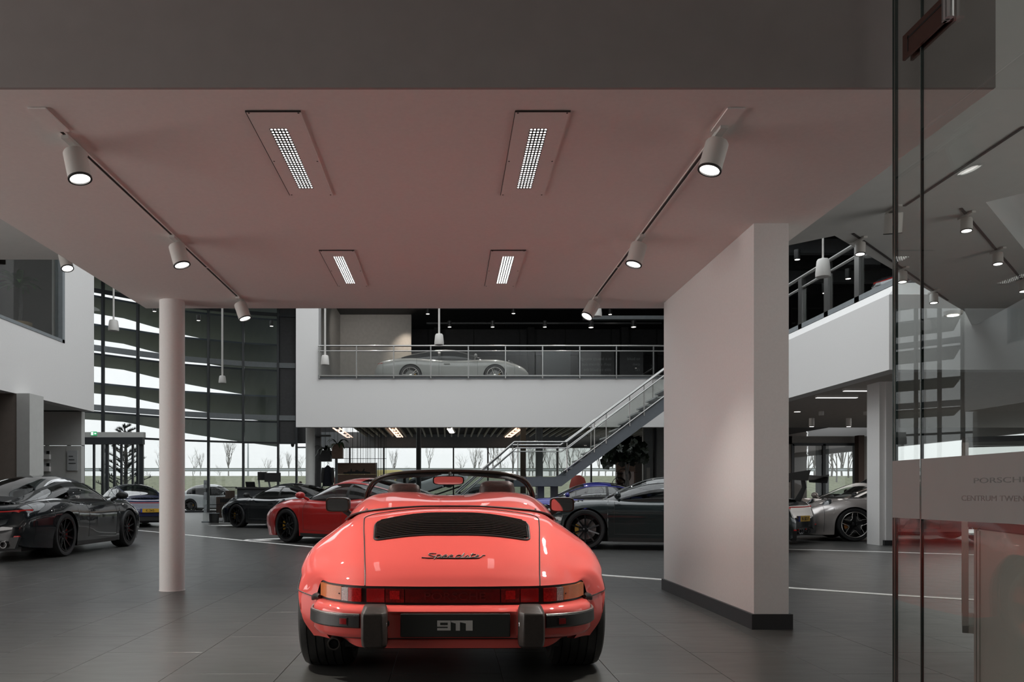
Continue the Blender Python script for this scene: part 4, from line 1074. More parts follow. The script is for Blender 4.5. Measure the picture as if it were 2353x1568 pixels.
    if kind == 'saloon':
        for s in (1, -1):
            _, i0 = row_at(-1.05); r = rows[i0]; out.append(('panel_gap', MB().tube([(p[0]*s, p[1], p[2]) for p in r[NA+1:NA+NB-1]], .004, 5).mesh('panel_gap', M_blk), 'black', None))
    if kind == 'rs':
        rws = []
        for k in range(15):
            x = -.92+1.84*k/14; zz = 1.30-.02*abs(x)
            rws.append([(x, -2.42, zz+.055), (x, -2.30, zz+.03), (x, -2.15, zz+.012), (x, -2.04, zz), (x, -2.05, zz-.012), (x, -2.2, zz-.015), (x, -2.38, zz+.03)])
        b = MB(); b.grid(rws, True); b.add(rws[0], [tuple(range(7))]); b.add(rws[-1], [tuple(range(7))]); out.append(('rear_wing', b.mesh('rear_wing', M_blk, 60), 'black', None))
        for s in (1, -1):
            b = MB(); b.extr([(s*.92, -2.46, 1.38), (s*.92, -2.03, 1.31), (s*.92, -2.06, 1.22), (s*.92, -2.42, 1.20)], (s*.014, 0, 0)); out.append(('wing_endplate', b.mesh('wing_endplate', M_blk), 'black', None))
            b = MB(); b.extr([(s*.42, -1.95, .84), (s*.42, -2.08, .82), (s*.42, -2.16, 1.10), (s*.42, -2.06, 1.36), (s*.42, -2.20, 1.345), (s*.42, -2.22, 1.31), (s*.42, -2.12, 1.33), (s*.42, -2.09, 1.08)][:1]+[(s*.42, -2.08, .82), (s*.42, -2.20, 1.12), (s*.42, -2.16, 1.30), (s*.42, -2.08, 1.31), (s*.42, -2.11, 1.12)], (s*.02, 0, 0)); out.append(('wing_support', b.mesh('wing_support', M_blk), 'black', None))
            for k in range(4):
                y = 1.38+.07*k; r_, i = row_at(y); a = r_[NA-2]; c = r_[NA+3]
                b = MB(); b.tube([(lerp(a, c, t)[0]*s+s*.004, y-.05*t*2, max(p[2] for p in r_)*(1)+.006-.012*abs(t-.4)) for t in (0, .25, .5, .75, 1)], .012, 6); out.append(('fender_louver', b.mesh('fender_louver', M_blk), 'black', None))
    if kind in ('911',): pass
    GEO[kind] = (out, ax, R); return GEO[kind]

# wheels ---------------------------------------------------------------
WG = {}
def wheel_geo(style, R, w=.26):
    k = (style, R)
    if k in WG: return WG[k]
    hw = w/2
    ty = MB().lathe([(R-.085, -hw+.01), (R-.06, -hw-.002), (R-.02, -hw), (R-.003, -hw+.03), (R, -hw+.07), (R, hw-.07), (R-.003, hw-.03), (R-.02, hw), (R-.06, hw+.002), (R-.085, hw-.01), (R-.10, 0)], 48, ax='X', close=True).mesh('wheel', M_rub, True)
    rb = R-.085
    rim = MB().lathe([(rb, hw-.012), (rb+.006, hw+.002), (rb-.012, hw+.002), (rb-.018, hw-.03), (rb-.03, 0), (rb-.03, -hw+.02)], 48, ax='X').mesh('rim', M_rimb, True)
    sp = []
    n = {'black': 10, 'y': 5, 'turbo': 5, 'mesh': 10}[style]
    for i in range(n):
        a = 2*PI*i/n; Rm_ = Matrix.Rotation(a, 3, 'X'); b = MB()
        if style in ('black', 'mesh', 'y'):
            ww = {'black': .016, 'mesh': .012, 'y': .022}[style]
            sk = .05 if style == 'mesh' and i % 2 else (-.05 if style == 'mesh' else 0)
            P = [(hw-.055, -ww, .04), (hw-.055, ww, .04), (hw-.012, ww*.7+sk, rb-.01), (hw-.012, -ww*.7+sk, rb-.01)]
            b.extr(P, (-.028, 0, 0))
            if style == 'y': b.v = []; b.f = []; [b.extr([(hw-.05, -ww, .04), (hw-.05, ww, .04), (hw-.012, s_*.09+ww*.6, rb-.008), (hw-.012, s_*.09-ww*.6, rb-.008)], (-.026, 0, 0)) for s_ in (1, -1)]
        else:
            b.extr([(hw-.05, -.035, .045), (hw-.05, .035, .045), (hw-.014, .022, rb-.008), (hw-.014, -.022, rb-.008)], (-.03, 0, 0))
        b.v = [tuple(Rm_@Vector(p)) for p in b.v]; sp.append(b.mesh('spoke', M_rimb))
    ex = []
    if style == 'turbo':
        for i in range(5):
            a0 = 2*PI*(i+.5)/5; pts = []
            for t in [k/12 for k in range(13)]:
                ang = (t-.5)*2; q = abs(ang)
                rr = .12+(rb-.008-.12)*q**2.2 if q > 0 else .12
                sp_ = .50*(1-(1-q)**2.5)*(1 if ang > 0 else -1) if rr < rb else .5
                a = a0+ang*.46*(1.0 if q > .5 else 1.15)
                pts.append((hw-.006, rr*math.cos(a+PI/2), rr*math.sin(a+PI/2)))
            ex.append(('spoke_accent', MB().tube(pts, .0075, 6).mesh('spoke_accent', M_rims), None))
        ex.append(('rim_lip', MB().tube([(hw, (rb)*math.cos(a), (rb)*math.sin(a)) for a in [2*PI*k/48 for k in range(48)]], .008, 6, closed=True).mesh('rim_lip', M_rims), None))
    if style in ('mesh',):
        ex.append(('rim_lip', MB().tube([(hw, (rb)*math.cos(a), (rb)*math.sin(a)) for a in [2*PI*k/48 for k in range(48)]], .006, 6, closed=True).mesh('rim_lip', M_rims), None))
    hub = MB().lathe([(0, hw-.035), (.03, hw-.035), (.055, hw-.05), (.06, hw-.09)], 20, ax='X').mesh('hub', M_rimb, True)
    disc = MB().lathe([(.05, 0), (.185, 0), (.185, -.02), (.05, -.02)], 32, ax='X', o=(hw-.12, 0, 0), close=True).mesh('brake_disc', M_disc)
    cal = MB(); cal.extr([(hw-.115, .19*math.cos(a), .19*math.sin(a)) for a in [(-.5+k*.2) for k in range(6)]]+[(hw-.115, .12*math.cos(a), .12*math.sin(a)) for a in [(.5-k*.2) for k in range(6)]], (.035, 0, 0))
    WG[k] = (ty, rim, sp, hub, disc, cal.mesh('brake_caliper', M_caly), ex); return WG[k]

def add_wheel(parent, x, y, R, style, side, cal_mat, detail=True, rim_mat=None, steer=0):
    ty, rim, sp, hub, disc, cal, ex = wheel_geo(style, R)
    w = link('wheel', ty, parent); w.location = (x, y, R); w.rotation_euler = (0, 0, (0 if side > 0 else PI)+steer)
    link('rim', rim, w, m=rim_mat)
    if not detail: 
        return w
    for s in sp: link('spoke', s, w, m=rim_mat)
    link('hub', hub, w, m=rim_mat); link('brake_disc', disc, w)
    c = link('brake_caliper', cal, w, m=cal_mat); 
    if side < 0: c.rotation_euler = (PI, 0, 0)
    for n_, me, _ in ex: link(n_, me, w)
    return w

def car(kind, loc, heading, pm, label, name='sports_car', style='black', cal=None, vis=(1, -1), plate=None, steer=0, group=None, roof=None, noslats=False, wing=None, tyres=True):
    out, ax, R = car_geo(kind)
    sx = KINDS[kind]['sx']; sy = KINDS[kind]['sy']
    h = Vector((heading[0], heading[1], 0)).normalized(); rz = math.atan2(h.y, h.x)-PI/2
    t = thing(name, label, 'car', loc, rz, group)
    if kind in ('saloon', 'suv'): gl_ = M_blackglass
    else: gl_ = M_cglass
    mats = {'paint': pm, 'sill': M_plast, 'black': M_plast, 'glass': gl_, 'glassc': M_cgclear, 'seat': M_seat, 'mirror': M_lampb if pm in (P_black, P_silver) else pm,
            'lamp': M_lampglass, 'lampglow': M_chrome, 'red': M_redglow, 'chrome': M_chrome, 'soft': M_soft}
    par = {}
    for name_, me, mk, pk in out:
        if noslats and name_ == 'grille_slat': continue
        p = t
        if name_ == 'door_handle' : p = par.get(pk, t)
        if name_ == 'lamp_reflector': p = par.get(pk, t)
        m = mats[mk]
        if name_ == 'roof' and roof: m = roof
        if name_ == 'door_mirror' and pm is P_red: m = P_red
        o = link(name_, me, p, m=m)
        if name_ in ('door', 'headlight') and pk: par[pk] = o
    for s in (1, -1):
        for y, w_ in ((ax, 0), (-ax, 0)):
            add_wheel(t, s*(.90*sx-.13), y, R, style, s, cal or M_caly, s in vis, M_rims if style == 'mesh' else None, steer if y > 0 else 0)
    if plate:
        b = MB().box(-.26, .26, -2.335*sy, -2.28*sy, .44, .55).build('number_plate', M_plate, t)
        MB().box(-.26, -.215, -2.338*sy, -2.29*sy, .44, .55).build('plate_strip', M_blue, b)
        text('plate_lettering', plate, .105, M_blk, Matrix.Translation((.022, -2.337*sy, .458)) @ Matrix.Rotation(PI/2, 4, 'X'), b, .0015, 'CENTER', .92)
    return t
M_lampglass = mat('headlight_glass', (.025, .028, .032), .12, .0, coat=.5, noise=.3, scale=20)
M_blackglass = mat('privacy_glass', (.012, .013, .014), .08, coat=.3, noise=0, spec=.3)
M_soft = mat('black_fabric_roof', (.015, .015, .016), .8, bump=.2, scale=120)

def place(px, py, axle, side, kind, h, track=.77):
    """centre of a car from the image position of one wheel contact"""
    x, y, _ = fl(px, py); hv = Vector(h).normalized(); r = Vector((hv.y, -hv.x))
    ax = 1.225*KINDS[kind]['sy']*axle
    c = Vector((x, y))-hv*ax-r*side*track
    return (c.x, c.y, 0)
# ================================================================== cars in the hall
c = car('targa', (-6.88, 13.95, 0), (.01, 1), P_black, 'glossy black car with broad roof hoop at the left photo edge', style='black', cal=M_calr, vis=(1,))
text('badge_lettering', 'targa', .07, M_silvert, Matrix.Translation((.755, -.62, .925)) @ Matrix.Rotation(PI/2, 4, 'Z') @ Matrix.Rotation(PI/2-.25, 4, 'X'), c, .002)
car('911', (-10.1, 25.7, 0), (-.57, .82), P_navy, 'dark navy coupe with yellow plate partly behind round column', style='black', vis=(-1,), plate='K-343-')
h = (-.82, .57)
car('911', place(550, 1212.5, 1, -1, '911', h), h, P_black, 'black coupe with yellow brake calipers behind the red coupe', style='black', vis=(-1,))
h = (-.765, .645)
car('911', place(668, 1247, 1, -1, '911', h), h, P_red, 'red modern coupe parked left behind the red roadster', style='black', vis=(-1,))
h = (-1, .05)
car('911', (gx(1362, 21.0), 21.6, 0), h, P_blue, 'bright metallic blue coupe behind the dark green coupe', style='black', vis=(-1,))
h = (-.97, .25)
car('rs', place(1346, 1262, 1, -1, 'rs', h), h, P_green, 'dark green grey coupe with louvred front wings left of pillar', style='black', vis=(-1,))
car('rs', (6.99-1.6, 16.0+1.62, 0), (-.70, .71), P_slate, 'dark slate coupe with large rear wing and yellow plate beside pillar', style='black', vis=(1,), plate='N-587-P')
h = (-.985, .17)
car('911', place(1960, 1244.5, 1, -1, '911', h), h, P_silver, 'silver beige coupe with ornate silver wheels right of pillar', style='turbo', cal=M_calo, vis=(-1,))
car('cabrio', (gx(1985, 20.4), 20.4, 0), (-.97, -.24), P_beige, 'beige convertible with raked windscreen behind the silver coupe', style='black', vis=(-1,))
car('suv', (gx(2035, 25), 25.2, 0), (-1, .1), P_black, 'black tall car at the very back of the side hall', name='car', style='black', vis=(-1,))
# gallery and balcony cars
car('saloon', (gx(1040, 28.4), 28.4, ZF1), (1, 0), P_grey, 'chalk grey four door sports car up on the gallery', style='mesh', vis=(1,), noslats=True)
car('911', (10.6, 20.6, RZ1+.02), (-.75, .66), paint('maroon_black_paint', (.03, .008, .01)), 'dark maroon car behind the right balcony railing', vis=(-1,))
car('911', (10.75, 15.9, RZ1+.02), (.98, .2), P_slate, 'dark slate car with yellow plate up on right balcony', vis=(1,), plate=' ')

# ================================================================== hero: red open speedster seen from behind
HR = [
 [(0,-.725,.526),(.22,-.72,.526),(.43,-.70,.527),(.54,-.655,.529),(.62,-.59,.532),(.668,-.515,.534),(.692,-.482,.49),(.708,-.462,.42),(.702,-.45,.32),(.64,-.44,.222)],
 [(0,-.675,.585),(.22,-.67,.584),(.435,-.65,.575),(.55,-.61,.565),(.635,-.545,.557),(.702,-.465,.548),(.748,-.415,.505),(.780,-.385,.43),(.775,-.375,.31),(.705,-.375,.224)],
 [(0,-.58,.655),(.22,-.575,.653),(.445,-.56,.637),(.56,-.525,.62),(.65,-.47,.597),(.735,-.40,.578),(.796,-.345,.52),(.825,-.325,.44),(.822,-.32,.33),(.78,-.32,.22)],
 [(0,-.40,.745),(.22,-.395,.742),(.465,-.38,.715),(.58,-.36,.685),(.675,-.32,.645),(.768,-.28,.605),(.820,-.25,.54),(.842,-.235,.45),(.842,-.235,.33),(.82,-.23,.22)],
 [(0,-.20,.832),(.22,-.2,.828),(.487,-.19,.792),(.60,-.18,.752),(.705,-.155,.705),(.788,-.13,.65),(.842,-.12,.57),(.856,-.11,.46),(.856,-.11,.33),(.84,-.11,.24)],
 [(0,-.02,.890),(.22,-.02,.884),(.50,0,.846),(.61,.02,.806),(.705,.03,.745),(.785,.04,.69),(.842,.04,.61),(.862,.04,.51),(.864,.04,.40),(.85,.04,.26)],
 [(0,.2,.885),(.22,.2,.88),(.50,.25,.856),(.61,.28,.826),(.69,.30,.778),(.765,.32,.710),(.832,.32,.62),(.856,.32,.51),(.860,.32,.40),(.84,.32,.22)],
 [(0,.55,.6),(.22,.55,.6),(.50,.55,.62),(.63,.58,.806),(.672,.6,.797),(.725,.62,.735),(.785,.62,.64),(.815,.62,.52),(.82,.62,.38),(.80,.62,.17)],
 [(0,1.0,.55),(.22,1.0,.55),(.50,1.0,.57),(.63,1.0,.80),(.665,1.0,.80),(.71,1.0,.745),(.765,1.0,.65),(.80,1.0,.52),(.81,1.0,.38),(.79,1.0,.16)],
 [(0,1.38,.60),(.22,1.38,.60),(.50,1.38,.62),(.62,1.38,.815),(.658,1.38,.80),(.705,1.38,.745),(.755,1.38,.65),(.79,1.38,.52),(.80,1.38,.38),(.78,1.38,.16)],
 [(0,1.62,.86),(.22,1.61,.858),(.5,1.58,.85),(.60,1.56,.83),(.65,1.54,.80),(.70,1.54,.75),(.75,1.54,.66),(.785,1.54,.53),(.795,1.54,.40),(.78,1.54,.17)],
 [(0,1.9,.80),(.22,1.9,.795),(.48,1.9,.77),(.60,1.9,.785),(.66,1.9,.795),(.72,1.9,.77),(.775,1.9,.70),(.805,1.9,.58),(.81,1.9,.42),(.79,1.9,.2)],
 [(0,2.27,.72),(.22,2.27,.715),(.46,2.27,.705),(.58,2.27,.745),(.655,2.27,.77),(.725,2.27,.75),(.79,2.27,.68),(.82,2.27,.57),(.825,2.27,.42),(.80,2.27,.22)],
 [(0,2.65,.63),(.2,2.65,.625),(.42,2.65,.62),(.53,2.65,.66),(.60,2.65,.68),(.67,2.65,.655),(.74,2.64,.6),(.775,2.62,.52),(.78,2.62,.40),(.755,2.62,.22)],
 [(0,2.9,.55),(.2,2.9,.545),(.4,2.89,.54),(.48,2.88,.56),(.55,2.87,.565),(.61,2.85,.55),(.66,2.83,.52),(.69,2.80,.46),(.69,2.80,.38),(.67,2.80,.22)],
 [(0,3.07,.46),(.19,3.06,.46),(.37,3.02,.455),(.44,2.99,.455),(.49,2.96,.455),(.54,2.94,.45),(.58,2.91,.43),(.61,2.90,.40),(.61,2.90,.36),(.60,2.90,.25)],
]
HR = [[tuple(p) for p in r] for r in HR]
NRr, NCc = len(HR)-1, 9
def hs(r, c):
    i = min(max(int(math.floor(r)), 0), NRr-1)
    pts = [cr(HR[k], c) if False else None for k in ()]
    rows_ = []
    for k in range(i-1, i+3):
        if 0 <= k <= NRr:
            row = HR[k]; j = int(math.floor(c))
            # mirrored neighbour at the centre line keeps the skin smooth across it
            ext_ = [(-row[1][0], row[1][1], row[1][2])]+row
            rows_.append(cr(ext_, c+1))
        else: rows_.append(None)
    p1, p2 = rows_[1], rows_[2]
    p0 = rows_[0] or tuple(2*a-b for a, b in zip(p1, p2)); p3 = rows_[3] or tuple(2*b-a for a, b in zip(p1, p2))
    f_ = r-i
    return tuple(.5*((2*b)+(-a+c_)*f_+(2*a-5*b+4*c_-d)*f_*f_+(-a+3*b-3*c_+d)*f_**3) for a, b, c_, d in zip(p0, p1, p2, p3))
HX, HY = .018, 4.68
hero = thing('roadster', 'bright red open roadster with black engine grille seen from behind in the centre', 'car', (HX, HY, 0), math.radians(.25))
HW = .318      # wheel radius
archR = .350
def arch_z(v):
    for a in (0.0, 2.272):
        if abs(v-a) < archR: return HW+math.sqrt(archR**2-(v-a)**2)
    return -1
RN, CN = 12, 6     # subdivisions per control cell
rr_ = [k/RN for k in range(NRr*RN+1)]
cc_ = [k/CN for k in range(NCc*CN+1)]
grid_ = []
kc = cc_.index(6.0) if 6.0 in cc_ else 6*CN
for r in rr_:
    row = [hs(r, c) for c in cc_]
    side = row[kc:]; cut = [side[0]]; hit = False
    for a, b in zip(side, side[1:]):
        if b[2] > arch_z(b[1])-1e-9 or arch_z(b[1]) < 0: cut.append(b)
        else:
            t0, t1 = 0, 1
            for _ in range(18):
                tm_ = (t0+t1)/2; q = lerp(a, b, tm_)
                if arch_z(q[1]) > 0 and q[2] < arch_z(q[1]): t1 = tm_
                else: t0 = tm_
            cut.append(lerp(a, b, t0)); hit = True; break
    n_ = len(side)-1
    L = [0]
    for a, b in zip(cut, cut[1:]): L.append(L[-1]+(Vector(a)-Vector(b)).length)
    res = []
    for k in range(1, n_+1):
        d = L[-1]*k/n_; i = 0
        while i < len(L)-2 and L[i+1] < d: i += 1
        t = (d-L[i])/max(1e-9, L[i+1]-L[i]); res.append(lerp(cut[i], cut[i+1], min(1, t)))
    full = row[:kc+1]+res
    e = full[-1]; full.append((e[0]-.035, e[1], e[2]+.004)); full.append((e[0]-.05, e[1], e[2]+.03))
    grid_.append(full)
cl_col = 2*CN
groups = {}
LR = int(5.15*RN)    # lid forward end row
for s in (1, -1):
    for i in range(len(grid_)-1):
        rmid = (rr_[i]+rr_[i+1])/2
        for j in range(len(grid_[0])-1):
            cmid = (j+.5)/CN
            q = [grid_[i][j], grid_[i][j+1], grid_[i+1][j+1], grid_[i+1][j]]; q = [(p[0]*s, p[1], p[2]) for p in q]
            if i < LR and j < cl_col: key = 'engine_lid'
            elif 6.3 < rmid < 9.6 and cmid < 2.9: key = 'cabin_tub'
            elif 6.0 < rmid <= 6.3 and cmid < 2.9: key = 'cabin_tub'
            elif 10.6 < rmid < 13.9 and cmid < 2.6: key = 'hood'
            elif 7.2 < rmid < 10.0 and 4.3 < cmid < 8.6: key = 'door'+str(s)
            elif rmid > 14: key = 'front_bumper'
            else: key = 'body_shell'
            groups.setdefault(key, []).append(q)
for key, qs in groups.items():
    b = MB()
    for q in qs: b.add(q, [(0, 1, 2, 3)])
    b.build('door' if key.startswith('door') else key, M_seatb if key == 'cabin_tub' else P_hero, hero, smooth=50)
b = MB(); r0 = grid_[-1]
b.add([(p[0], p[1], p[2]) for p in r0[:-2]]+[(-p[0], p[1], p[2]) for p in r0[:-2][::-1]], [tuple(range(2*len(r0)-4))]); b.build('front_panel', P_hero, hero)
def seam(pts, r=.0032, name='panel_gap', m=M_blk):
    return MB().tube(pts, r, 6).build(name, m, hero, smooth=True)
def up(p, d=.0008): return (p[0], p[1]-d*.6, p[2]+d)
for s in (1, -1):
    pts = [hs(r, 2.0) for r in [k*(4.75)/50 for k in range(51)]]
    # rounded top corner of the lid seam
    corner = [hs(4.75+.40*math.sin(a), 2.0-.35*(1-math.cos(a))) for a in [PI/2*k/8 for k in range(1, 9)]]
    top = [hs(5.15, 1.65-1.65*k/16) for k in range(1, 17)]
    seam([up((p[0]*s, p[1], p[2])) for p in pts+corner+top])
    # fender split line below the lamp height, runs backwards from the arch
    seam([(hs(r, 6.75)[0]*s+s*.001, hs(r, 6.75)[1]-.001, hs(r, 6.75)[2]) for r in [k*5.0/30 for k in range(31)]], .003)
    seam([(p[0]*s, p[1], p[2]) for p in [hs(7.2, c) for c in [4.3+4.3*k/14 for k in range(15)]]], .003)
    seam([(p[0]*s, p[1], p[2]) for p in [hs(10.0, c) for c in [4.3+4.3*k/14 for k in range(15)]]], .003)
# tail closing panel under the lid
tb = [HR[0][k] for k in range(0, 7)]
def edge(t): 
    ext_ = [(-HR[0][1][0], HR[0][1][1], HR[0][1][2])]+HR[0]
    return cr(ext_, t+1)
fine = [edge(5.15*k/80) for k in range(81)]
def tail_pt(u, dz=0, out=0.0):
    u_ = abs(u); 
    for a, b in zip(fine, fine[1:]):
        if a[0] <= u_ <= b[0]:
            t = (u_-a[0])/max(1e-9, b[0]-a[0]); p = lerp(a, b, t); n = Vector((b[1]-a[1], -(b[0]-a[0]), 0)).normalized(); break
    else:
        p = fine[-1]; n = Vector((.8, -.6, 0)).normalized()
    if u_ < 1e-6: n = Vector((0, -1, 0))
    q = (p[0]+n.x*out, p[1]+n.y*out, p[2]+dz)
    return (q[0]*(1 if u >= 0 else -1), q[1], q[2])
def band(name, u0, u1, dz0, dz1, out, m, n=10, parent=hero, thick=.03):
    rows_ = []
    for k in range(n+1):
        u = u0+(u1-u0)*k/n
        a = tail_pt(u, dz0, out); b_ = tail_pt(u, dz1, out); c_ = tail_pt(u, dz1, out-thick); d_ = tail_pt(u, dz0, out-thick)
        rows_.append([a, b_, c_, d_])
    b = MB(); b.grid(rows_, True); b.add(rows_[0], [(0, 1, 2, 3)]); b.add(rows_[-1], [(0, 1, 2, 3)])
    return b.build(name, m, parent, smooth=30)
M_amber = mat('amber_lens', (.60, .17, .05), .18, coat=.6, scale=200, noise=.15, bump=.2, aniso=(1, 1, 4))
M_clear = mat('clear_lens', (.45, .38, .36), .15, coat=.6, scale=220, noise=.35, bump=.3)
M_red1 = mat('reflector_red', (.30, .012, .014), .16, coat=.5, noise=.12, scale=160)
M_red2 = mat('reflector_dark_red', (.085, .006, .006), .12, coat=.6, noise=.15, scale=60)
M_red3 = mat('fog_lens_red', (.13, .008, .008), .15, coat=.5, noise=.3, scale=120)
bandbase = band('tail_seal', -.672, .672, -.102, .004, -.004, M_blk, 60)
zt_, zb_ = -.012, -.078
pan = band('centre_reflector', -.232, .232, zb_, zt_, .010, M_red2, 16)
for s in (1, -1):
    band('fog_light', s*.236, s*.328, zb_, zt_, .011, M_red3, 6)
    band('fog_light_core', s*.258, s*.306, zb_+.016, zt_-.008, .0135, M_redl, 6)
    band('reflector', s*.332, s*.420, zb_, zt_, .010, M_red1, 6)
    tl = band('tail_lamp', s*.447, s*.509, zb_, zt_, .012, M_redl, 8)
    band('lens', s*.511, s*.545, zb_, zt_, .012, M_clear, 6, tl)
    band('indicator_lens', s*.547, s*.664, zb_+.002, zt_+.003, .012, M_amber, 14, tl)
    p = tail_pt(s*.556, -.045, .0135); MB().ball(p, .0035, 8, 6).build('screw', M_blk, tl)
# embossed ghost lettering on the reflector panel
text('emboss_lettering', 'PORSCHE', .052, mat('emboss_red', (.095, .008, .008), .3), Matrix.Translation((.01, -.7375, .462)) @ Matrix.Rotation(PI/2, 4, 'X'), hero, .0006, 'CENTER', 1.35)
# bumper swept along a plan curve
BP = [(0,-.835),(.15,-.835),(.32,-.83),(.47,-.805),(.575,-.76),(.648,-.69),(.698,-.59),(.712,-.48),(.714,-.38)]
def bp(u_t):
    e_ = [(-BP[1][0], BP[1][1])]+BP; return cr(e_, u_t+1)
def sweep(name, t0, t1, sec, m, n=60, sides=(1, -1), smooth=40, parent=None):
    """sec(u) -> list of (inset, z) pairs"""
    for s in (sides if t0 > 0 else (0,)):
        ts = [t0+(t1-t0)*k/n for k in range(n+1)]
        if s == 0: ts = [-t1+2*t1*k/(2*n) for k in range(2*n+1)]
        rows_ = []
        for t in ts:
            sg = 1 if (t >= 0 and s >= 0) else -1
            a = bp(abs(t)); a2 = bp(min(abs(t)+.02, 8)); d = Vector((a2[0]-a[0], a2[1]-a[1])).normalized(); n_ = Vector((d.y, -d.x))
            if abs(t) < 1e-6: n_ = Vector((0, -1))
            sg = (1 if t >= 0 else -1) if s == 0 else s
            rows_.append([(sg*(a[0]-n_.x*i_), a[1]-n_.y*i_, z) for i_, z in sec(a[0])])
        b = MB(); b.grid(rows_, True); b.add(rows_[0], [tuple(range(len(rows_[0])))]); b.add(rows_[-1], [tuple(range(len(rows_[-1])))])
        o = b.build(name, m, parent or hero, smooth=smooth)
    return o
def smst(x, a, b): t = min(1, max(0, (x-a)/(b-a))); return t*t*(3-2*t)
def bsec(u):
    k = 1-smst(u, .27, .33)            # recess for the plate
    r = .030*k; dz = .006*smst(u, .5, .72)
    return [(.16, .436+dz), (.05, .438+dz), (.018, .432+dz), (.004, .418+dz), (0+r*.4, .408), (0+r, .398), (0+r, .312), (.006+r*.8, .300), (.016+r*.4, .289), (.16, .286)]
sweep('rear_bumper', 0, 7.9, bsec, P_hero)
def vsec(u):
    k = smst(u, .45, .62); return [(.055+.02*k, .280), (.050+.02*k, .274), (.055+.03*k, .236+.035*k), (.075+.03*k, .229+.038*k), (.2, .232+.04*k), (.2, .280)]
sweep('lower_valance', 0, 5.3, vsec, P_hero)
sweep('bumper_gap', 0, 6.6, lambda u: [(.052, .288), (.052, .279), (.12, .279), (.12, .288)], M_blk)
strip_m = mat('rubber_strip', (.020, .019, .018), .42, noise=.1)
sweep('rub_strip', 2.8, 7.6, lambda u: [(-.008, .404), (-.016, .398), (-.018, .345), (-.010, .338), (.01, .338), (.01, .404)], strip_m)
M_strip2 = mat('strip_highlight_edge', (.22, .19, .18), .25, .4)
sweep('strip_highlight', 2.8, 7.6, lambda u: [(-.010, .407), (-.014, .404), (-.014, .401), (-.004, .401), (-.004, .407)], M_strip2)  # highlight along the strip's top put in as a paler edge
for s in (1, -1):
    a0 = 3.60
    for (t0, t1, z0, z1, m_, nm, o_) in ((3.22, 3.60, .350, .388, M_blk, 'reflector_bezel', .020), (3.26, 3.56, .356, .383, M_red1, 'side_reflector', .0225)):
        rows_ = []
        for k in range(7):
            t = t0+(t1-t0)*k/6; a = bp(t); a2 = bp(t+.02); d = Vector((a2[0]-a[0], a2[1]-a[1])).normalized(); n_ = Vector((d.y, -d.x))
            rows_.append([(s*(a[0]+n_.x*o_), a[1]+n_.y*o_, z0), (s*(a[0]+n_.x*o_), a[1]+n_.y*o_, z1), (s*a[0], a[1], z1), (s*a[0], a[1], z0)])
        b = MB(); b.grid(rows_, True); b.add(rows_[0], [(0,1,2,3)]); b.add(rows_[-1], [(0,1,2,3)]); b.build(nm, m_, hero)
    # over-riders
    b = MB(); rows_ = []
    for z, w0, w1, y in ((.250, .048, .040, -.875), (.262, .058, .046, -.905), (.30, .060, .050, -.925), (.405, .060, .050, -.930), (.422, .060, .048, -.928), (.446, .052, .036, -.885), (.452, .046, .032, -.87)):
        cxx = s*.370
        rows_.append([(cxx-w0, -.80, z), (cxx-w0, y+.03, z), (cxx-w1+(.008 if s > 0 else 0), y, z), (cxx+w1-(.0 if s > 0 else .008), y, z), (cxx+w0, y+.03, z), (cxx+w0, -.80, z)])
    b.grid(rows_, True); b.add(rows_[0], [tuple(range(6))]); b.add(rows_[-1], [tuple(range(6))])
    o = b.build('bumper_guard', mat('guard_rubber', (.042, .034, .030), .42, noise=.15, scale=60, bump=.05), hero, smooth=35)
    mod = o.modifiers.new('soft', 'BEVEL'); mod.width = .006; mod.segments = 3; mod.limit_method = 'ANGLE'
    MB().ball((s*(.370-.054), -.885, .365), (.010, .014, .022), 12, 8).build('plate_lamp', M_chrome, hero, smooth=True)
    MB().lathe([(0, -.012), (.017, -.012), (.017, .01)], 16, (s*.318, -.83, .362), 'Y').build('rubber_buffer', M_plast, hero, smooth=30) if s < 0 else None
    # bellows at the bumper ends
    b = MB(); b.tube([(s*.68, -.52, .452), (s*.70, -.48, .452), (s*.718, -.44, .44), (s*.726, -.41, .42), (s*.722, -.395, .36)], [.010, .017, .018, .017, .014], 10); b.build('bumper_bellows', strip_m, hero, smooth=True)
# plate with 911
pl = MB().obox((.012, -.833, .354), (.522, .012, .112)).build('display_plate', mat('plate_black', (.028, .030, .028), .45, noise=.03), hero)
mod = pl.modifiers.new('round', 'BEVEL'); mod.width = .010; mod.segments = 4; mod.affect = 'EDGES'
u0 = .012-.086; zz0 = .330; H_ = .050; yy = -.8415
def rect(b, x0, x1, z0, z1): b.extr([(u0+x0, yy, zz0+z0), (u0+x1, yy, zz0+z0), (u0+x1, yy, zz0+z1), (u0+x0, yy, zz0+z1)], (0, .004, 0))
b = MB()
rect(b, 0, .014, .019, .048); rect(b, .014, .050, .038, .048); rect(b, .014, .050, .019, .026); rect(b, .050, .064, .001, .048)
rect(b, 0, .050, .001, .012)
b.build('numeral', M_silvert, hero)
for k, x0 in enumerate((.066, .108)):
    b = MB(); rect(b, x0+.022 if k == 0 else x0+.028, x0+(.044 if k == 0 else .062)-.002, 0, .048)
    xe = x0+.022 if k == 0 else x0+.028
    b.extr([(u0+x0, yy, zz0+.040), (u0+xe, yy, zz0+.034), (u0+xe, yy, zz0+.048), (u0+x0, yy, zz0+.048)], (0, .004, 0)); b.build('numeral', M_silvert, hero)
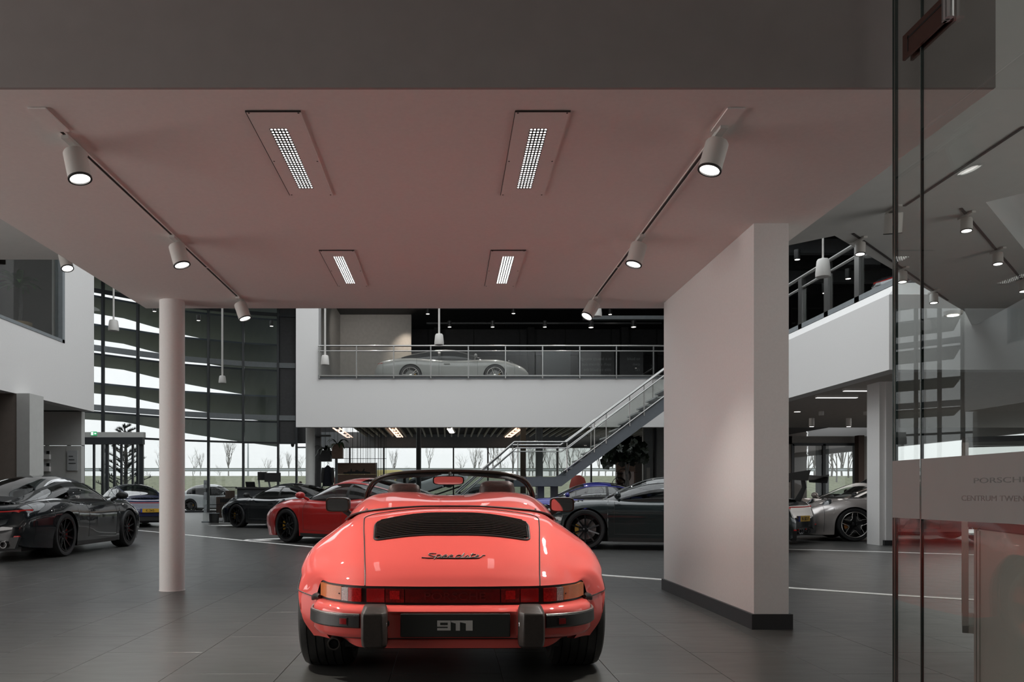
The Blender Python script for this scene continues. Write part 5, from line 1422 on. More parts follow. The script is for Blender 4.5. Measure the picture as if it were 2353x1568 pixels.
# script badge on the lid
def on_lid(u, rr2, lift=.004):
    row = None
    # find col for given u at row rr2
    lo, hi = 0.0, 2.2
    for _ in range(20):
        m_ = (lo+hi)/2
        if hs(rr2, m_)[0] < abs(u): lo = m_
        else: hi = m_
    p = hs(rr2, lo); return (u, p[1]-lift*.6, p[2]+lift*.8)
S = [  # pen strokes in badge units: x 0..145 (px of the photograph), y up from the base line
 [(0, 0), (10, -.5), (22, -1), (34, 1), (26, 3), (16, 5.5), (18, 8), (26, 8.5), (33, 8.2)],
 [(28, -4), (31, -1), (35, 4.5), (40, 5.5), (45, 4), (42, 1), (36, -.5)],
 [(44, -.5), (51, 4), (58, 5), (57, 3), (51, 2), (50, -.3), (58, -.6)],
 [(58, -.6), (65, 4), (71, 5), (70, 3), (64, 2), (64, -.3), (72, -.6)],
 [(90, 4.5), (84, 4.5), (78, 2), (80, -.3), (88, .8), (98, 9), (92, .3), (97, -.4)],
 [(97, -.4), (104, 4), (107, 3), (104, -.5), (98, -1)],
 [(106, -.6), (113, -.4), (111, -.2), (115, 6), (118, 8.5)], [(112, 5.5), (124, 6.2)],
 [(113, -.5), (122, .8), (127, 4.5), (131, 4.5), (128, 2.4), (122, 1.6), (122, -.5), (132, -1)],
 [(132, -1), (137, 1.5), (140, 4), (146, 4.2)], [(34, -1), (60, -1.3), (90, -1.2), (112, -1.3), (132, -1)],
]
def badge(lift, r, m, nm, dz=0):
    b = MB(); pxm = 1/452.0
    for st_ in S:
        pts = []
        N_ = (len(st_)-1)*5
        for k in range(N_+1):
            x, y = cr(st_, k*(len(st_)-1)/N_)
            u = (x-70)*pxm; z = .656+(y-1)*pxm*1.0+dz
            lo, hi = 0.3, 3.5
            for _ in range(22):
                m_ = (lo+hi)/2
                if on_lid(u, m_, 0)[2] < z: lo = m_
                else: hi = m_
            pts.append(on_lid(u, lo, lift))
        t = MB().tube(pts, r, 6); b.add(t.v, t.f)
    return b.build(nm, m, hero, smooth=True)
badge(.003, .0022, mat('script_black', (.012, .010, .010), .25), 'script_lettering')
badge(.0055, .0007, M_silvert, 'script_highlight', .0012)
# engine grille: frame and slats lying on the lid
def lidz(u, t):       # t 0 bottom .. 1 top of the grille
    k = abs(u)/.445
    r_ = 3.16+t*1.34-.10*k**2-(.18*k**2)*t
    return on_lid(u*(1.0 if True else 1), r_, .0)
def gw(t): return .414+.012*t
frm = []
NG = 24
for k in range(NG+1): frm.append(lidz(-gw(0)+2*gw(0)*k/NG, 0) if 1 < k < NG-1 else None)
def gpt(uu, t, lift=.003):
    u = uu*gw(t); p = lidz(u, t); return (p[0], p[1]-lift*.5, p[2]+lift)
loop = []
R_ = .10
for k in range(NG+1): loop.append(gpt(-.93+1.86*k/NG, 0))
for k in range(1, 6): a = PI/2*k/6; loop.append(gpt(.93+.07*math.sin(a), .13*(1-math.cos(a))))
for k in range(6): loop.append(gpt(1, .13+.57*k/5))
for k in range(1, 6): a = PI/2*k/6; loop.append(gpt(1-.10*(1-math.cos(a)), .70+.28*math.sin(a)))
for k in range(NG+1): loop.append(gpt(.90-1.80*k/NG, 1))
for k in range(1, 6): a = PI/2*k/6; loop.append(gpt(-.90-.10*math.sin(a), 1-.28*(1-math.cos(a))))
for k in range(6): loop.append(gpt(-1, .70-.57*k/5))
for k in range(1, 6): a = PI/2*k/6; loop.append(gpt(-1+.07*(1-math.cos(a)), .13-.13*math.sin(a)))
MB().tube(loop, .006, 8, closed=True).build('grille_frame', M_plast, hero, smooth=True)
b = MB(); rows_ = []
for t in [k/12 for k in range(13)]:
    e_ = .985 if .1 < t < .9 else .95
    rows_.append([gpt(-e_+2*e_*k/30, t, .0025) for k in range(31)])
b.grid(rows_); b.build('grille_backing', M_blk, hero)
M_slatb = mat('grille_black_gloss', (.022, .018, .017), .16, noise=.05, coat=.4)
NS = 13
for i in range(NS):
    t = .045+.91*i/(NS-1); e_ = .975 - (.05 if t < .1 or t > .93 else 0)
    MB().tube([gpt(-e_+2*e_*k/28, t, .008) for k in range(29)], .0052, 6).build('grille_slat', M_slatb, hero, smooth=True)
# tonneau cover with its two humps
TN = [
 [(0,-.0+.05,.908),(.12,.052,.907),(.2,.06,.905),(.3,.075,.899),(.4,.095,.891),(.5,.135,.878),(.57,.2,.862),(.62,.28,.842),(.655,.38,.818)],
 [(0,.15,.936),(.12,.152,.936),(.2,.16,.937),(.3,.17,.935),(.4,.19,.928),(.5,.23,.910),(.572,.29,.882),(.624,.35,.850),(.66,.43,.816)],
 [(0,.30,.956),(.12,.30,.957),(.2,.31,.962),(.3,.32,.964),(.4,.33,.960),(.5,.36,.942),(.578,.41,.905),(.63,.46,.862),(.664,.52,.812)],
 [(0,.5,.970),(.12,.5,.972),(.2,.5,.984),(.3,.5,.989),(.4,.51,.986),(.5,.53,.968),(.582,.56,.925),(.634,.59,.872),(.667,.62,.808)],
 [(0,.66,.970),(.115,.67,.972),(.19,.68,.988),(.3,.69,.993),(.4,.69,.990),(.5,.69,.972),(.584,.69,.930),(.636,.69,.876),(.668,.69,.806)],
 [(0,.72,.955),(.11,.73,.957),(.19,.75,.975),(.3,.76,.980),(.4,.76,.976),(.49,.75,.958),(.57,.74,.915),(.622,.73,.862),(.655,.72,.80)],
 [(0,.715,.88),(.11,.72,.88),(.19,.74,.90),(.3,.75,.90),(.4,.75,.90),(.48,.74,.88),(.555,.73,.85),(.60,.72,.82),(.64,.71,.78)],
]
b = MB(); rows_ = []
def ts_(r, c):
    i = min(max(int(r), 0), len(TN)-2); R4 = []
    for k in range(i-1, i+3):
        k = min(max(k, 0), len(TN)-1); row = TN[k]; R4.append(cr([(-row[1][0], row[1][1], row[1][2])]+row, c+1))
    f_ = r-i; a, b_, c_, d = R4
    if i == 0: a = tuple(2*x-y for x, y in zip(b_, c_))
    return tuple(.5*((2*q)+(-p+r2)*f_+(2*p-5*q+4*r2-s2)*f_*f_+(-p+3*q-3*r2+s2)*f_**3) for p, q, r2, s2 in zip(a, b_, c_, d))
NT = len(TN)-1
for i in range(NT*6+1):
    half = [ts_(i/6, c/4) for c in range(8*4+1)]
    rows_.append([(-p[0], p[1], p[2]) for p in half[:0:-1]]+half)
b.grid(rows_); b.build('tonneau_cover', P_hero, hero, smooth=60)
tr_ = [ts_(0, c/4) for c in range(8*4+1)]; tr_ = [(-p[0], p[1]-.006, p[2]) for p in tr_[:0:-1]]+[(p[0], p[1]-.006, p[2]) for p in tr_]
MB().tube(tr_, .0055, 8).build('trim_strip', M_plast, hero, smooth=True)
for s in (1, -1): MB().ball((s*.50, .125, .886), (.007, .006, .007), 8, 6).build('trim_clip', M_chrome, hero)
lp = [ts_(4.75, c/4) for c in range(8*4+1)]; lp = [(-p[0], p[1], p[2]+.002) for p in lp[:0:-1]]+[(p[0], p[1], p[2]+.002) for p in lp]
MB().tube(lp, .003, 6).build('cover_edge', M_plast, hero, smooth=True)
# windscreen frame and glass
WF = [(.655,1.60,.84),(.645,1.52,.90),(.632,1.44,.973),(.602,1.36,1.03),(.555,1.28,1.078),(.48,1.21,1.110),(.36,1.165,1.130),(.20,1.145,1.141),(0,1.14,1.145)]
pts = [cr(WF, 8*k/40) for k in range(41)]; pts = pts+[(-p[0], p[1], p[2]) for p in pts[-2::-1]]
M_wsf = mat('windscreen_frame_dark', (.045, .033, .026), .22, noise=.1, coat=.3)
MB().tube(pts, .0125, 10).build('windscreen_frame', M_wsf, hero, smooth=True)
MB().tube([(p[0]*.975, p[1]+.012, p[2]-.014) for p in pts], .008, 8).build('windscreen_seal', M_plast, hero, smooth=True)
b = MB(); rows_ = []
base_c = [(-.64+1.28*k/24, 1.66-.10*((k-12)/12)**2, .855) for k in range(25)]
topc = [(.62*(2*k/24-1),)for k in range(25)]
def frame_at(x):
    hs_ = [p for p in pts]; 
    for a, c_ in zip(hs_, hs_[1:]):
        if (a[0]-x)*(c_[0]-x) <= 0 and abs(a[0]-c_[0]) > 1e-9: return lerp(a, c_, (x-a[0])/(c_[0]-a[0]))
for k in range(25):
    x = -.60+1.20*k/24; t_ = frame_at(x); rows_.append([lerp((x*1.05, 1.66-.10*(x/.6)**2, .855), t_, q/4) for q in range(5)])
b.grid(rows_); b.build('windscreen', M_cgclear, hero, smooth=True, fix=False)
for s in (1, -1):
    vz = [(s*.055, 1.135, 1.118), (s*.085, 1.135, 1.126), (s*.28, 1.145, 1.121), (s*.42, 1.17, 1.104), (s*.485, 1.195, 1.085), (s*.475, 1.18, 1.078), (s*.40, 1.155, 1.088), (s*.26, 1.12, 1.103), (s*.10, 1.11, 1.108)]
    MB().extr(vz if s > 0 else vz[::-1], (0, .03, .002)).build('sun_visor', M_plast, hero, smooth=30)
def tilt(p): return (p[0], p[1]-(p[2]-1.075)*.10, p[2])
mr = MB(); rows_ = []
for y, k in ((0, .98), (.006, 1.0), (.03, .92), (.045, .6)):
    rows_.append([(-.012+.112*k*math.copysign(abs(math.cos(a))**.45, math.cos(a)), 1.06+y, 1.075+.032*k*math.copysign(abs(math.sin(a))**.5, math.sin(a))) for a in [2*PI*q/28 for q in range(28)]])
rows_ = [[tilt(p) for p in r] for r in rows_]; mr.grid(rows_, True); mir = mr.build('rear_view_mirror', M_plast, hero, smooth=40)
b = MB(); b.add([(p[0]*.94-.0008, p[1]-.0006, 1.075+(p[2]-1.075)*.88) for p in rows_[0]], [tuple(range(28))]); b.build('mirror_glass', M_mirror if 'M_mirror' in globals() else mat('mirror_glass', (.85, .85, .87), .02, 1.0, noise=0), mir)
MB().tube([(0, 1.09, 1.09), (0, 1.13, 1.13)], .012, 8).build('mirror_stalk', M_plast, hero)
# seats
def hseat(x, ztop, w):
    rows_ = []
    for z, k, d, y in ((.40, 1.15, .11, .62+.3), (.75, 1.12, .10, .50+.34), (.90, 1.0, .075, .86), (.97, .98, .07, .86), (ztop-.05, .94, .065, .86), (ztop-.018, .86, .055, .865), (ztop-.003, .66, .035, .87), (ztop, .4, .015, .87)):
        rows_.append([(x+w*k*math.copysign(abs(math.cos(a))**.6, math.cos(a)), y+d*math.copysign(abs(math.sin(a))**.7, math.sin(a)), z) for a in [2*PI*q/28 for q in range(28)]])
    b = MB(); b.grid(rows_, True); b.add(rows_[-1], [tuple(range(28))])
    o = b.build('seat', M_seatb, hero, smooth=60)
    z = ztop-.016; MB().tube([(x+w*.80*math.cos(a), .868+.055*math.sin(a), z) for a in [PI+PI*q/16 for q in range(17)]], .002, 5).build('piping', M_plast, o)
    MB().box(x-.24, x+.24, .90, 1.30, .35, .55).build('seat_cushion', M_seatb, o)
hseat(-.315, 1.052, .118); hseat(.320, 1.070, .128)
b = MB(); b.box(-.62, .62, 1.34, 1.58, .55, .842); b.build('dashboard', M_plast, hero)
MB().tube([(-.33+.19*math.cos(a), 1.22-.05*math.sin(a), .80+.17*math.sin(a)) for a in [2*PI*k/24 for k in range(24)]], .013, 8, closed=True).build('steering_wheel', M_plast, hero, smooth=True)
# door mirrors (rectangular, black)
for s in (1, -1):
    cxm, cym, czm = s*.828, 1.30, .900
    Q = Matrix.Rotation(-.07 if s > 0 else -.12, 3, 'Z') @ Matrix.Rotation(.09, 3, 'X'); b = MB(); rows_ = []
    for y, k in ((-.012, .90), (-.012, 1.0), (0, 1.03), (.05, .98), (.085, .80), (.10, .45)):
        rows_.append([Vector((cxm, cym, czm))+Q@Vector((.088*k*math.copysign(abs(math.cos(a))**.38, math.cos(a)), y, .052*k*math.copysign(abs(math.sin(a))**.42, math.sin(a)))) for a in [2*PI*q/32 for q in range(32)]])
    b.grid(rows_, True); b.add(rows_[-1], [tuple(range(32))])
    o = b.build('door_mirror', M_wsf, hero, smooth=40)
    b = MB(); b.add([Vector((cxm, cym, czm))+Q@Vector((.078*math.copysign(abs(math.cos(a))**.38, math.cos(a)), -.009, .045*math.copysign(abs(math.sin(a))**.42, math.sin(a)))) for a in [2*PI*q/32 for q in range(32)]], [tuple(range(32))])
    b.build('mirror_glass', mat('mirror_glass', (.8, .8, .82), .02, 1.0, noise=0), o)
    b = MB(); b.tube([(s*.70, 1.34, .79), (s*.75, 1.335, .835), (s*.80, 1.33, .87)], [.03, .022, .02], 8); b.build('mirror_foot', M_plast, hero, smooth=True)
# antenna, exhaust, underbody, wheels
MB().tube([(.655, 1.95, .80), (.615, 1.95, 1.275)], [.0035, .0018], 6).build('antenna', M_plast, hero); MB().lathe([(0,0),(.014,0),(.009,.03),(0,.03)], 12, (.655, 1.95, .79)).build('antenna_base', M_plast, hero)
b = MB(); b.lathe([(.024, .0), (.030, .0), (.031, .006), (.031, .35), (.020, .35), (.020, .0)], 24, (-.578, -.745, .250), 'Y', close=False); b.build('exhaust_pipe', mat('exhaust_steel', (.12, .11, .10), .35, .9), hero, smooth=30)
MB().lathe([(0, .03), (.022, .03)], 20, (-.578, -.745, .250), 'Y').build('exhaust_bore', M_blk, hero)
b = MB(); b.box(-.54, .54, -.60, 2.75, .21, .42); b.box(-.50, .50, -.66, -.50, .29, .50); b.box(-.48, .48, -.66, -.30, .235, .30); b.build('underbody', M_blk, hero)
for s in (1, -1):
    for c_ in (0, 2.272):
        b = MB(); b.grid([[(s*xx, c_+.347*math.cos(a), HW+.347*math.sin(a)) for a in [PI*k/20 for k in range(21)]] for xx in (.50, .80 if c_ == 0 else .76)])
        b.extr([(s*.55, c_+.347*math.cos(a), HW+.347*math.sin(a)) for a in [PI*k/20 for k in range(21)]], (s*-.01, 0, 0)); b.build('wheel_liner', M_blk, hero)
def hero_tyre(w, Rw, grooves=True):
    hw = w/2; pr = [(Rw-.10, -hw+.02), (Rw-.07, -hw-.002), (Rw-.035, -hw-.006), (Rw-.012, -hw+.006), (Rw-.003, -hw+.025)]
    gs_ = 5
    for k in range(gs_):
        x0 = -hw+.045+(w-.09)*k/(gs_-1)
        pr += [(Rw, x0-.004), (Rw-.007, x0-.0038), (Rw-.007, x0+.0038), (Rw, x0+.004)]
    pr += [(Rw-.003, hw-.025), (Rw-.012, hw-.006), (Rw-.035, hw+.006), (Rw-.07, hw+.002), (Rw-.10, hw-.02)]
    return MB().lathe(pr, 64, ax='X')
M_tyre = mat('tyre_tread_rubber', (.016, .016, .015), .55, noise=.2, scale=30, bump=.1)
def hero_wheel(s, y, w, Rw, xo):
    o = hero_tyre(w, Rw).build('wheel', M_tyre, hero, smooth=25); o.location = (s*xo, y, Rw); o.rotation_euler = (0, 0, 0 if s > 0 else PI)
    sip = MB()
    for k in range(72):
        a = 2*PI*k/72
        for x0, x1, sk in ((-w/2+.03, -w/2+.065, .05), (w/2-.065, w/2-.03, -.05), (-.02, .02, .03)):
            c0, s0 = math.cos(a), math.sin(a); c1_, s1_ = math.cos(a+sk), math.sin(a+sk); r1 = Rw+.0006; e = .006
            sip.add([(x0, r1*math.cos(a), r1*math.sin(a)), (x0, r1*math.cos(a+e), r1*math.sin(a+e)), (x1, r1*math.cos(a+sk+e), r1*math.sin(a+sk+e)), (x1, r1*math.cos(a+sk), r1*math.sin(a+sk))], [(0, 1, 2, 3)])
    sip.build('tread_groove', M_blk, o, kind='stuff', fix=False)
    rb = Rw-.10; hw = w/2
    MB().lathe([(rb, hw-.02), (rb+.004, hw-.004), (rb-.012, hw-.004), (rb-.02, hw-.04), (rb-.03, -hw+.03), (rb, -hw+.02)], 48, ax='X').build('rim', M_rims, o, smooth=True)
    for k in range(5):
        Rm_ = Matrix.Rotation(2*PI*k/5, 3, 'X'); b = MB(); b.extr([(hw-.05, -.035, .03), (hw-.05, .035, .03), (hw-.02, .05, rb-.01), (hw-.02, -.05, rb-.01)], (-.03, 0, 0))
        b.v = [tuple(Rm_@Vector(p)) for p in b.v]; b.build('spoke', P_hero, o)
    MB().lathe([(0, hw-.03), (.035, hw-.032), (.05, hw-.07)], 20, ax='X').build('hub', M_rims, o, smooth=True)
for s in (1, -1):
    hero_wheel(s, 0, .272, HW, .692); hero_wheel(s, 2.272, .22, HW, .690)
# ================================================================== outdoors
b = MB()
def emb(y): return interp([45.5, 52, 56, 74, 78, 400], [-.02, .0, .35, 2.60, 2.72, 2.72], y)
b.grid([[(x, y, emb(y)-.02) for y in (45.5, 46.2)] for x in (-60, 60)])
rows_ = [[(-160+320*i/20, y, emb(y)) for y in (52, 54, 56, 60, 66, 72, 76, 80, 300)] for i in range(21)]
b2 = MB(); b2.grid(rows_)
g_ = b2.build('grass_bank', M_grass, smooth=True); g_['kind'] = 'structure'
b = MB(); b.box(-90, 90, 45.6, 52.2, -.2, -.01); b.box(20.5, 60, -10, 52, -.2, -.01); b.box(-60, -24.5, -10, 52, -.2, -.01); b.box(-24.2, -20, 36, 45.7, -.2, -.012); struct('ground_outside', b, M_road)
gd = thing('guardrail', 'long galvanised guardrail along the top of the grass bank', 'guardrail', (0, 75.6, 2.66))
MB().add([(-120, 0, .45), (120, 0, .45), (120, -.05, .55), (-120, -.05, .55), (-120, 0, .65), (120, 0, .65), (-120, -.05, .75), (120, -.05, .75)], [(0, 1, 2, 3), (3, 2, 5, 4), (4, 5, 7, 6)]).build('rail_beam', M_rail, gd)
pm_ = MB().box(-.06, .06, 0, .12, -.1, .72).mesh('rail_post', M_rail)
for k in range(44): o = link('rail_post', pm_, gd); o.location = (-64+k*3.2, .02, 0)

def tree_mesh(seed, h, spread=.55, n0=5):
    rnd = random.Random(seed); b = MB()
    def br(p, d, L, r, lev):
        q = p+d*L*.55+Vector((rnd.uniform(-.1, .1), rnd.uniform(-.1, .1), 0))*L; e = p+d*L
        b.tube([p, q, e], [r, r*.75, r*.5], 4 if lev else 6, caps=False)
        if lev >= 4: return
        for k in range(n0 if lev == 0 else rnd.choice((2, 3, 3))):
            a = rnd.uniform(0, 2*PI); s = rnd.uniform(.3, .8)*spread*1.6
            nd = (d+Vector((math.cos(a)*s, math.sin(a)*s, rnd.uniform(-.05, .35)))).normalized(); t = rnd.uniform(.45, 1.0)
            br(p+d*L*t, nd, L*rnd.uniform(.5, .72), r*.5, lev+1)
    br(Vector((0, 0, 0)), Vector((0, 0, 1)), h*.45, h*.014, 0)
    return b.mesh('bare_tree', M_bare)
tms = [tree_mesh(1, 7), tree_mesh(5, 8.5, .4), tree_mesh(9, 6, .7), tree_mesh(12, 9, .3, 7)]
k = 0
rnd = random.Random(3)
def ordn(i):
    T = ['first', 'second', 'third', 'fourth', 'fifth', 'sixth', 'seventh', 'eighth', 'ninth', 'tenth', 'eleventh', 'twelfth', 'thirteenth', 'fourteenth', 'fifteenth', 'sixteenth', 'seventeenth', 'eighteenth', 'nineteenth']
    return T[i] if i < 19 else ('twentieth' if i == 19 else ('twenty-'+T[i-20] if i < 29 else ('thirtieth' if i == 29 else 'thirty-'+T[i-30])))
where = [(446, 100), (462, 112), (505, 108), (525, 92), (612, 100), (640, 118), (600, 125), (663, 96), (690, 110), (370, 110), (340, 120), (905, 105), (935, 120), (985, 96), (1060, 100), (1090, 110), (1100, 92), (1135, 96), (1155, 110), (1180, 104), (1225, 100), (1262, 106), (1290, 94), (1310, 104), (1335, 98), (1375, 96), (1392, 104), (1407, 98), (1150, 99), (1215, 95), (1275, 99), (1245, 97)]
for px, Y in where:
    o = link('bare_tree', tms[k % 4]); o.location = (gx(px, Y), Y, 2.6); o.rotation_euler = (0, 0, rnd.uniform(0, 6)); s = rnd.uniform(.7, 1.1)*(.8 if px > 1100 else .62); o.scale = (s, s, s)
    tag(o, ordn(sorted(where).index((px, Y)))+' from the left of the bare trees beyond the grass bank', 'tree', 'bare trees beyond the grass bank'); k += 1
for q_, (px, Y) in enumerate(((1832, 70), (1845, 78), (1858, 72), (1872, 80), (1884, 76), (1908, 74), (1922, 68), (1936, 79), (1950, 72), (1962, 82))):
    o = link('bare_tree', tms[k % 4]); o.location = (gx(px, Y), Y, 1.6); o.rotation_euler = (0, 0, rnd.uniform(0, 6)); o.scale = (.9, .9, .9)
    tag(o, ordn(q_)+' bare winter tree from the left through side hall window', 'tree', 'bare trees outside the side hall window'); k += 1
tag(MB().tube([(gx(570, 90), 90, 2), (gx(570, 90), 90, gz(1018, 90))], [.12, .07]).build('lamp_post', M_rail), 'thin grey lamp post beyond the grass bank', 'lamp post')
# pine outside the doors
pn = thing('pine_tree', 'dark green pine tree standing outside the entrance doors', 'tree', (gx(286, 46), 46, 0))
MB().tube([(0, 0, 0), (.1, 0, 3), (0, 0, 5.0)], [.14, .10, .03], 8).build('trunk', M_bark, pn)
b = MB(); bn = MB(); rnd = random.Random(5)
for k in range(46):
    z = .6+4.2*k/46; a = k*2.4; L = (1.75-.27*z)*rnd.uniform(.7, 1.1)
    e = Vector((math.cos(a)*L, math.sin(a)*L, L*.45)); p = Vector((0, 0, z)); bn.tube([p, p+e*.6, p+e], [.03, .02, .012], 4, caps=False)
    for q in range(15):
        t = .35+.65*q/14; c = p+e*t
        for r_ in range(7):
            d = (e.normalized()*1.1+Vector((rnd.uniform(-1, 1), rnd.uniform(-1, 1), rnd.uniform(-.4, 1)))).normalized()*.24
            w = d.cross(Vector((0, 0, 1))).normalized()*.024
            b.add([c-w, c+w, c+d], [(0, 1, 2)])
b.build('needles', M_pine, pn, kind='stuff', fix=False); bn.build('branches', M_bark, pn, fix=False)
# vehicles outside
rp_ = thing('display_ramp', 'tilted black display ramp outside carrying the white car', 'ramp', (gx(985, 50), 50, 0))
MB().extr([(-2.4, -.9, .0), (2.3, -.9, 1.62), (2.3, -.9, 1.52), (-2.2, -.9, -.0)], (0, 1.8, 0)).build('ramp_deck', M_blk, rp_)
for x in (1.9,): 
    for y in (-.8, .7): MB().box(x-.06, x+.06, y, y+.1, 0, 1.42).build('ramp_leg', M_blk, rp_)
wc = car('saloon', (gx(985, 50), 50, .95), (1, 0), P_white, 'white car tilted nose up on a display ramp outside', name='car', vis=(1,), noslats=True)
wc.rotation_euler = (math.radians(18), 0, -PI/2)
car('suv', (gx(1095, 49), 48.6, 0), (-1, -.1), paint('grey_paint', (.20, .22, .24)), 'grey car with black roof parked outside behind the staircase', name='car', vis=(-1,), roof=M_plast)
car('suv', (gx(497, 49), 49, -.05), (1, 0), P_white, 'white car with roof box outside behind the display rack', name='car', vis=(1,))
vn = thing('yellow_van', 'yellow van parked outside behind the wood panel', 'van', (gx(872, 49.5), 49.5, 0))
b = MB(); rows_ = []
for y, z0, z1, w in ((-2.6, .5, 2.25, .88), (-2.5, .4, 2.42, .97), (1.0, .4, 2.45, .98), (1.6, .4, 2.3, .96), (2.2, .4, 1.45, .94), (2.75, .45, 1.25, .86), (2.85, .6, 1.0, .8)):
    rows_.append([(-w, y, z0), (-w, y, (z0+z1)/2), (-w*.93, y, z1-.15), (-w*.8, y, z1), (w*.8, y, z1), (w*.93, y, z1-.15), (w, y, (z0+z1)/2), (w, y, z0)])
b.grid(rows_, True); b.add(rows_[0], [tuple(range(8))]); b.add(rows_[-1], [tuple(range(8))]); b.build('van_body', P_yellow, vn, smooth=40)
for s in (1, -1):
    MB().box(s*.975-.012, s*.975+.012, .7, 1.55, 1.35, 2.0).build('side_window', M_cglass, vn, fix=False); MB().box(s*.975-.01, s*.975+.01, -.3, .55, 1.35, 2.0).build('side_window', M_cglass, vn, fix=False)
    for y in (-1.6, 1.7): add_wheel(vn, s*.82, y, .34, 'black', s, M_caly, False)
MB().box(-.7, .7, -2.62, -2.58, 1.3, 2.1).build('rear_window', M_cglass, vn)
for x in (-.78, .78): MB().box(x-.07, x+.07, -2.63, -2.59, 1.3, 2.0).build('tail_lamp', M_redl, vn)
vn.rotation_euler = (0, 0, -1.1)
# haze outside
# ================================================================== lounge and counters under the gallery
# wood panel with a dark skyline print
Yw = 30.0; s_ = Yw/FOC
wp = thing('wood_panel', 'brown wood panel with dark skyline print and grey frame', 'panel', (gx(820, Yw), Yw, 0))
zt = gz(1064, Yw)
for i in range(5):
    z0 = .0+(zt)*i/5; MB().box(-44*s_, 44*s_, 0, .05, z0+.004, z0+zt/5-.004).build('board', M_wood, wp)
MB().box(-50*s_, -44.5*s_, -.02, .08, 0, zt+.15).build('frame_post', M_gframe, wp); MB().box(44.5*s_, 46.5*s_, -.02, .08, 0, zt).build('frame_post', M_gframe, wp)
sk = [(-31, 0), (-31, 3), (-22, 3), (-21, 5), (-15, 5), (-14, 10), (-13, 12.5), (-12, 10), (-11, 5), (-4, 5), (-3, 7.5), (-1.5, 10), (0, 7), (2, 9), (4, 6), (10, 5), (14, 7), (16, 12), (18, 11), (17, 6), (24, 4), (31, 3.5), (31, 0)]
MB().extr([(x*s_, -.008, gz(1089, Yw)+z*s_) for x, z in sk], (0, .006, 0)).build('skyline_print', M_blk, wp)
# rod screen
rs = thing('rod_screen', 'tall screen of thin black hanging rods beside the plants', 'room divider', (0, 30.5, 0))
rnd = random.Random(11); rod = MB().box(-.004, .004, -.004, .004, .9, 4.1).mesh('rod', M_blk)
for k in range(52):
    px = 792+(887-792)*k/51+rnd.uniform(-.7, .7); o = link('rod', rod, rs); o.location = (gx(px, 30.5), rnd.uniform(-.5, .5), 0)
for px, z0 in ((730, 3.4), (745, 3.6), (757, 3.5), (768, 3.0), (738, 2.6)):
    o = link('rod', rod, rs); o.location = (gx(px, 30.5), 0, 0)
MB().box(gx(728, 30.5), gx(888, 30.5), -.02, .02, gz(1055, 30.5), gz(1054, 30.5)).build('cross_bar', M_blk, rs)
MB().box(gx(722, 30.5), gx(760, 30.5), -.1, .1, gz(1004, 30.5), gz(1000, 30.5)).build('cross_bar', M_blk, rs)
MB().box(gx(724, 30.6), gx(737, 30.6), .1, .25, 0, 4.1).build('dark_backing', M_darkp, rs)
# hanging planters
def leafplant(t, n, L, w, z, m, droop=.5, spread=1.0, seed=1, x0=0):
    rnd = random.Random(seed)
    for k in range(n):
        a = rnd.uniform(0, 2*PI); l = L*rnd.uniform(.7, 1.1); u = rnd.uniform(.5, 1.3); pts = []
        for q in range(6):
            s = q/5; pts.append(Vector((x0+math.cos(a)*l*s*spread, math.sin(a)*l*s*spread, z+l*(u*s-droop*1.6*s*s))))
        side = Vector((-math.sin(a), math.cos(a), 0)); rws = []
        for q, p in enumerate(pts):
            ww = w*math.sin(PI*(q+.4)/5.6); rws.append([p-side*ww+Vector((0, 0, ww*.3)), p, p+side*ww+Vector((0, 0, ww*.3))])
        b = MB(); b.grid(rws); b.build('leaf', m, t, smooth=True, fix=False)
Yp = 29.6; s_ = Yp/FOC
for px, pt, pb, w, m, lab, nm in ((748, 1036, 1061, 13, M_blk, 'dark square hanging planter with leafy plant at the left', 'left'), (776, 1022, 1054, 12, M_wood, 'wooden hanging planter with long drooping green leaves', 'right')):
    t = thing('hanging_planter', lab, 'plant', (gx(px, Yp), Yp, gz(pb, Yp)), 0)
    H = (pb-pt)*s_; MB().extr([(-w*s_, -w*s_, 0), (w*s_, -w*s_, 0), (w*s_, w*s_, 0), (-w*s_, w*s_, 0)], (0, 0, H)).build('planter_box', m, t)
    MB().box(-w*s_-.01, w*s_+.01, -w*s_-.01, w*s_+.01, H-.04, H).build('planter_rim', m, t)
    MB().tube([(0, 0, H), (0, 0, 4.1-gz(pb, Yp))], .008).build('cord', M_blk, t)
    leafplant(t, 16, .62, .05, H-.03, M_leafd if nm == 'left' else M_leaf, .65, .8, 3 if nm == 'left' else 4)
t = thing('potted_plant', 'leafy green plant in dark pot beside the hanging coat', 'plant', (gx(733, 28.8), 28.8, 0))
MB().lathe([(0, 0), (.22, 0), (.26, 1.1), (0, 1.1)], 16).build('pot', M_wood, t, smooth=40); leafplant(t, 14, .6, .05, 1.05, M_leaf, .4, .7, 8)
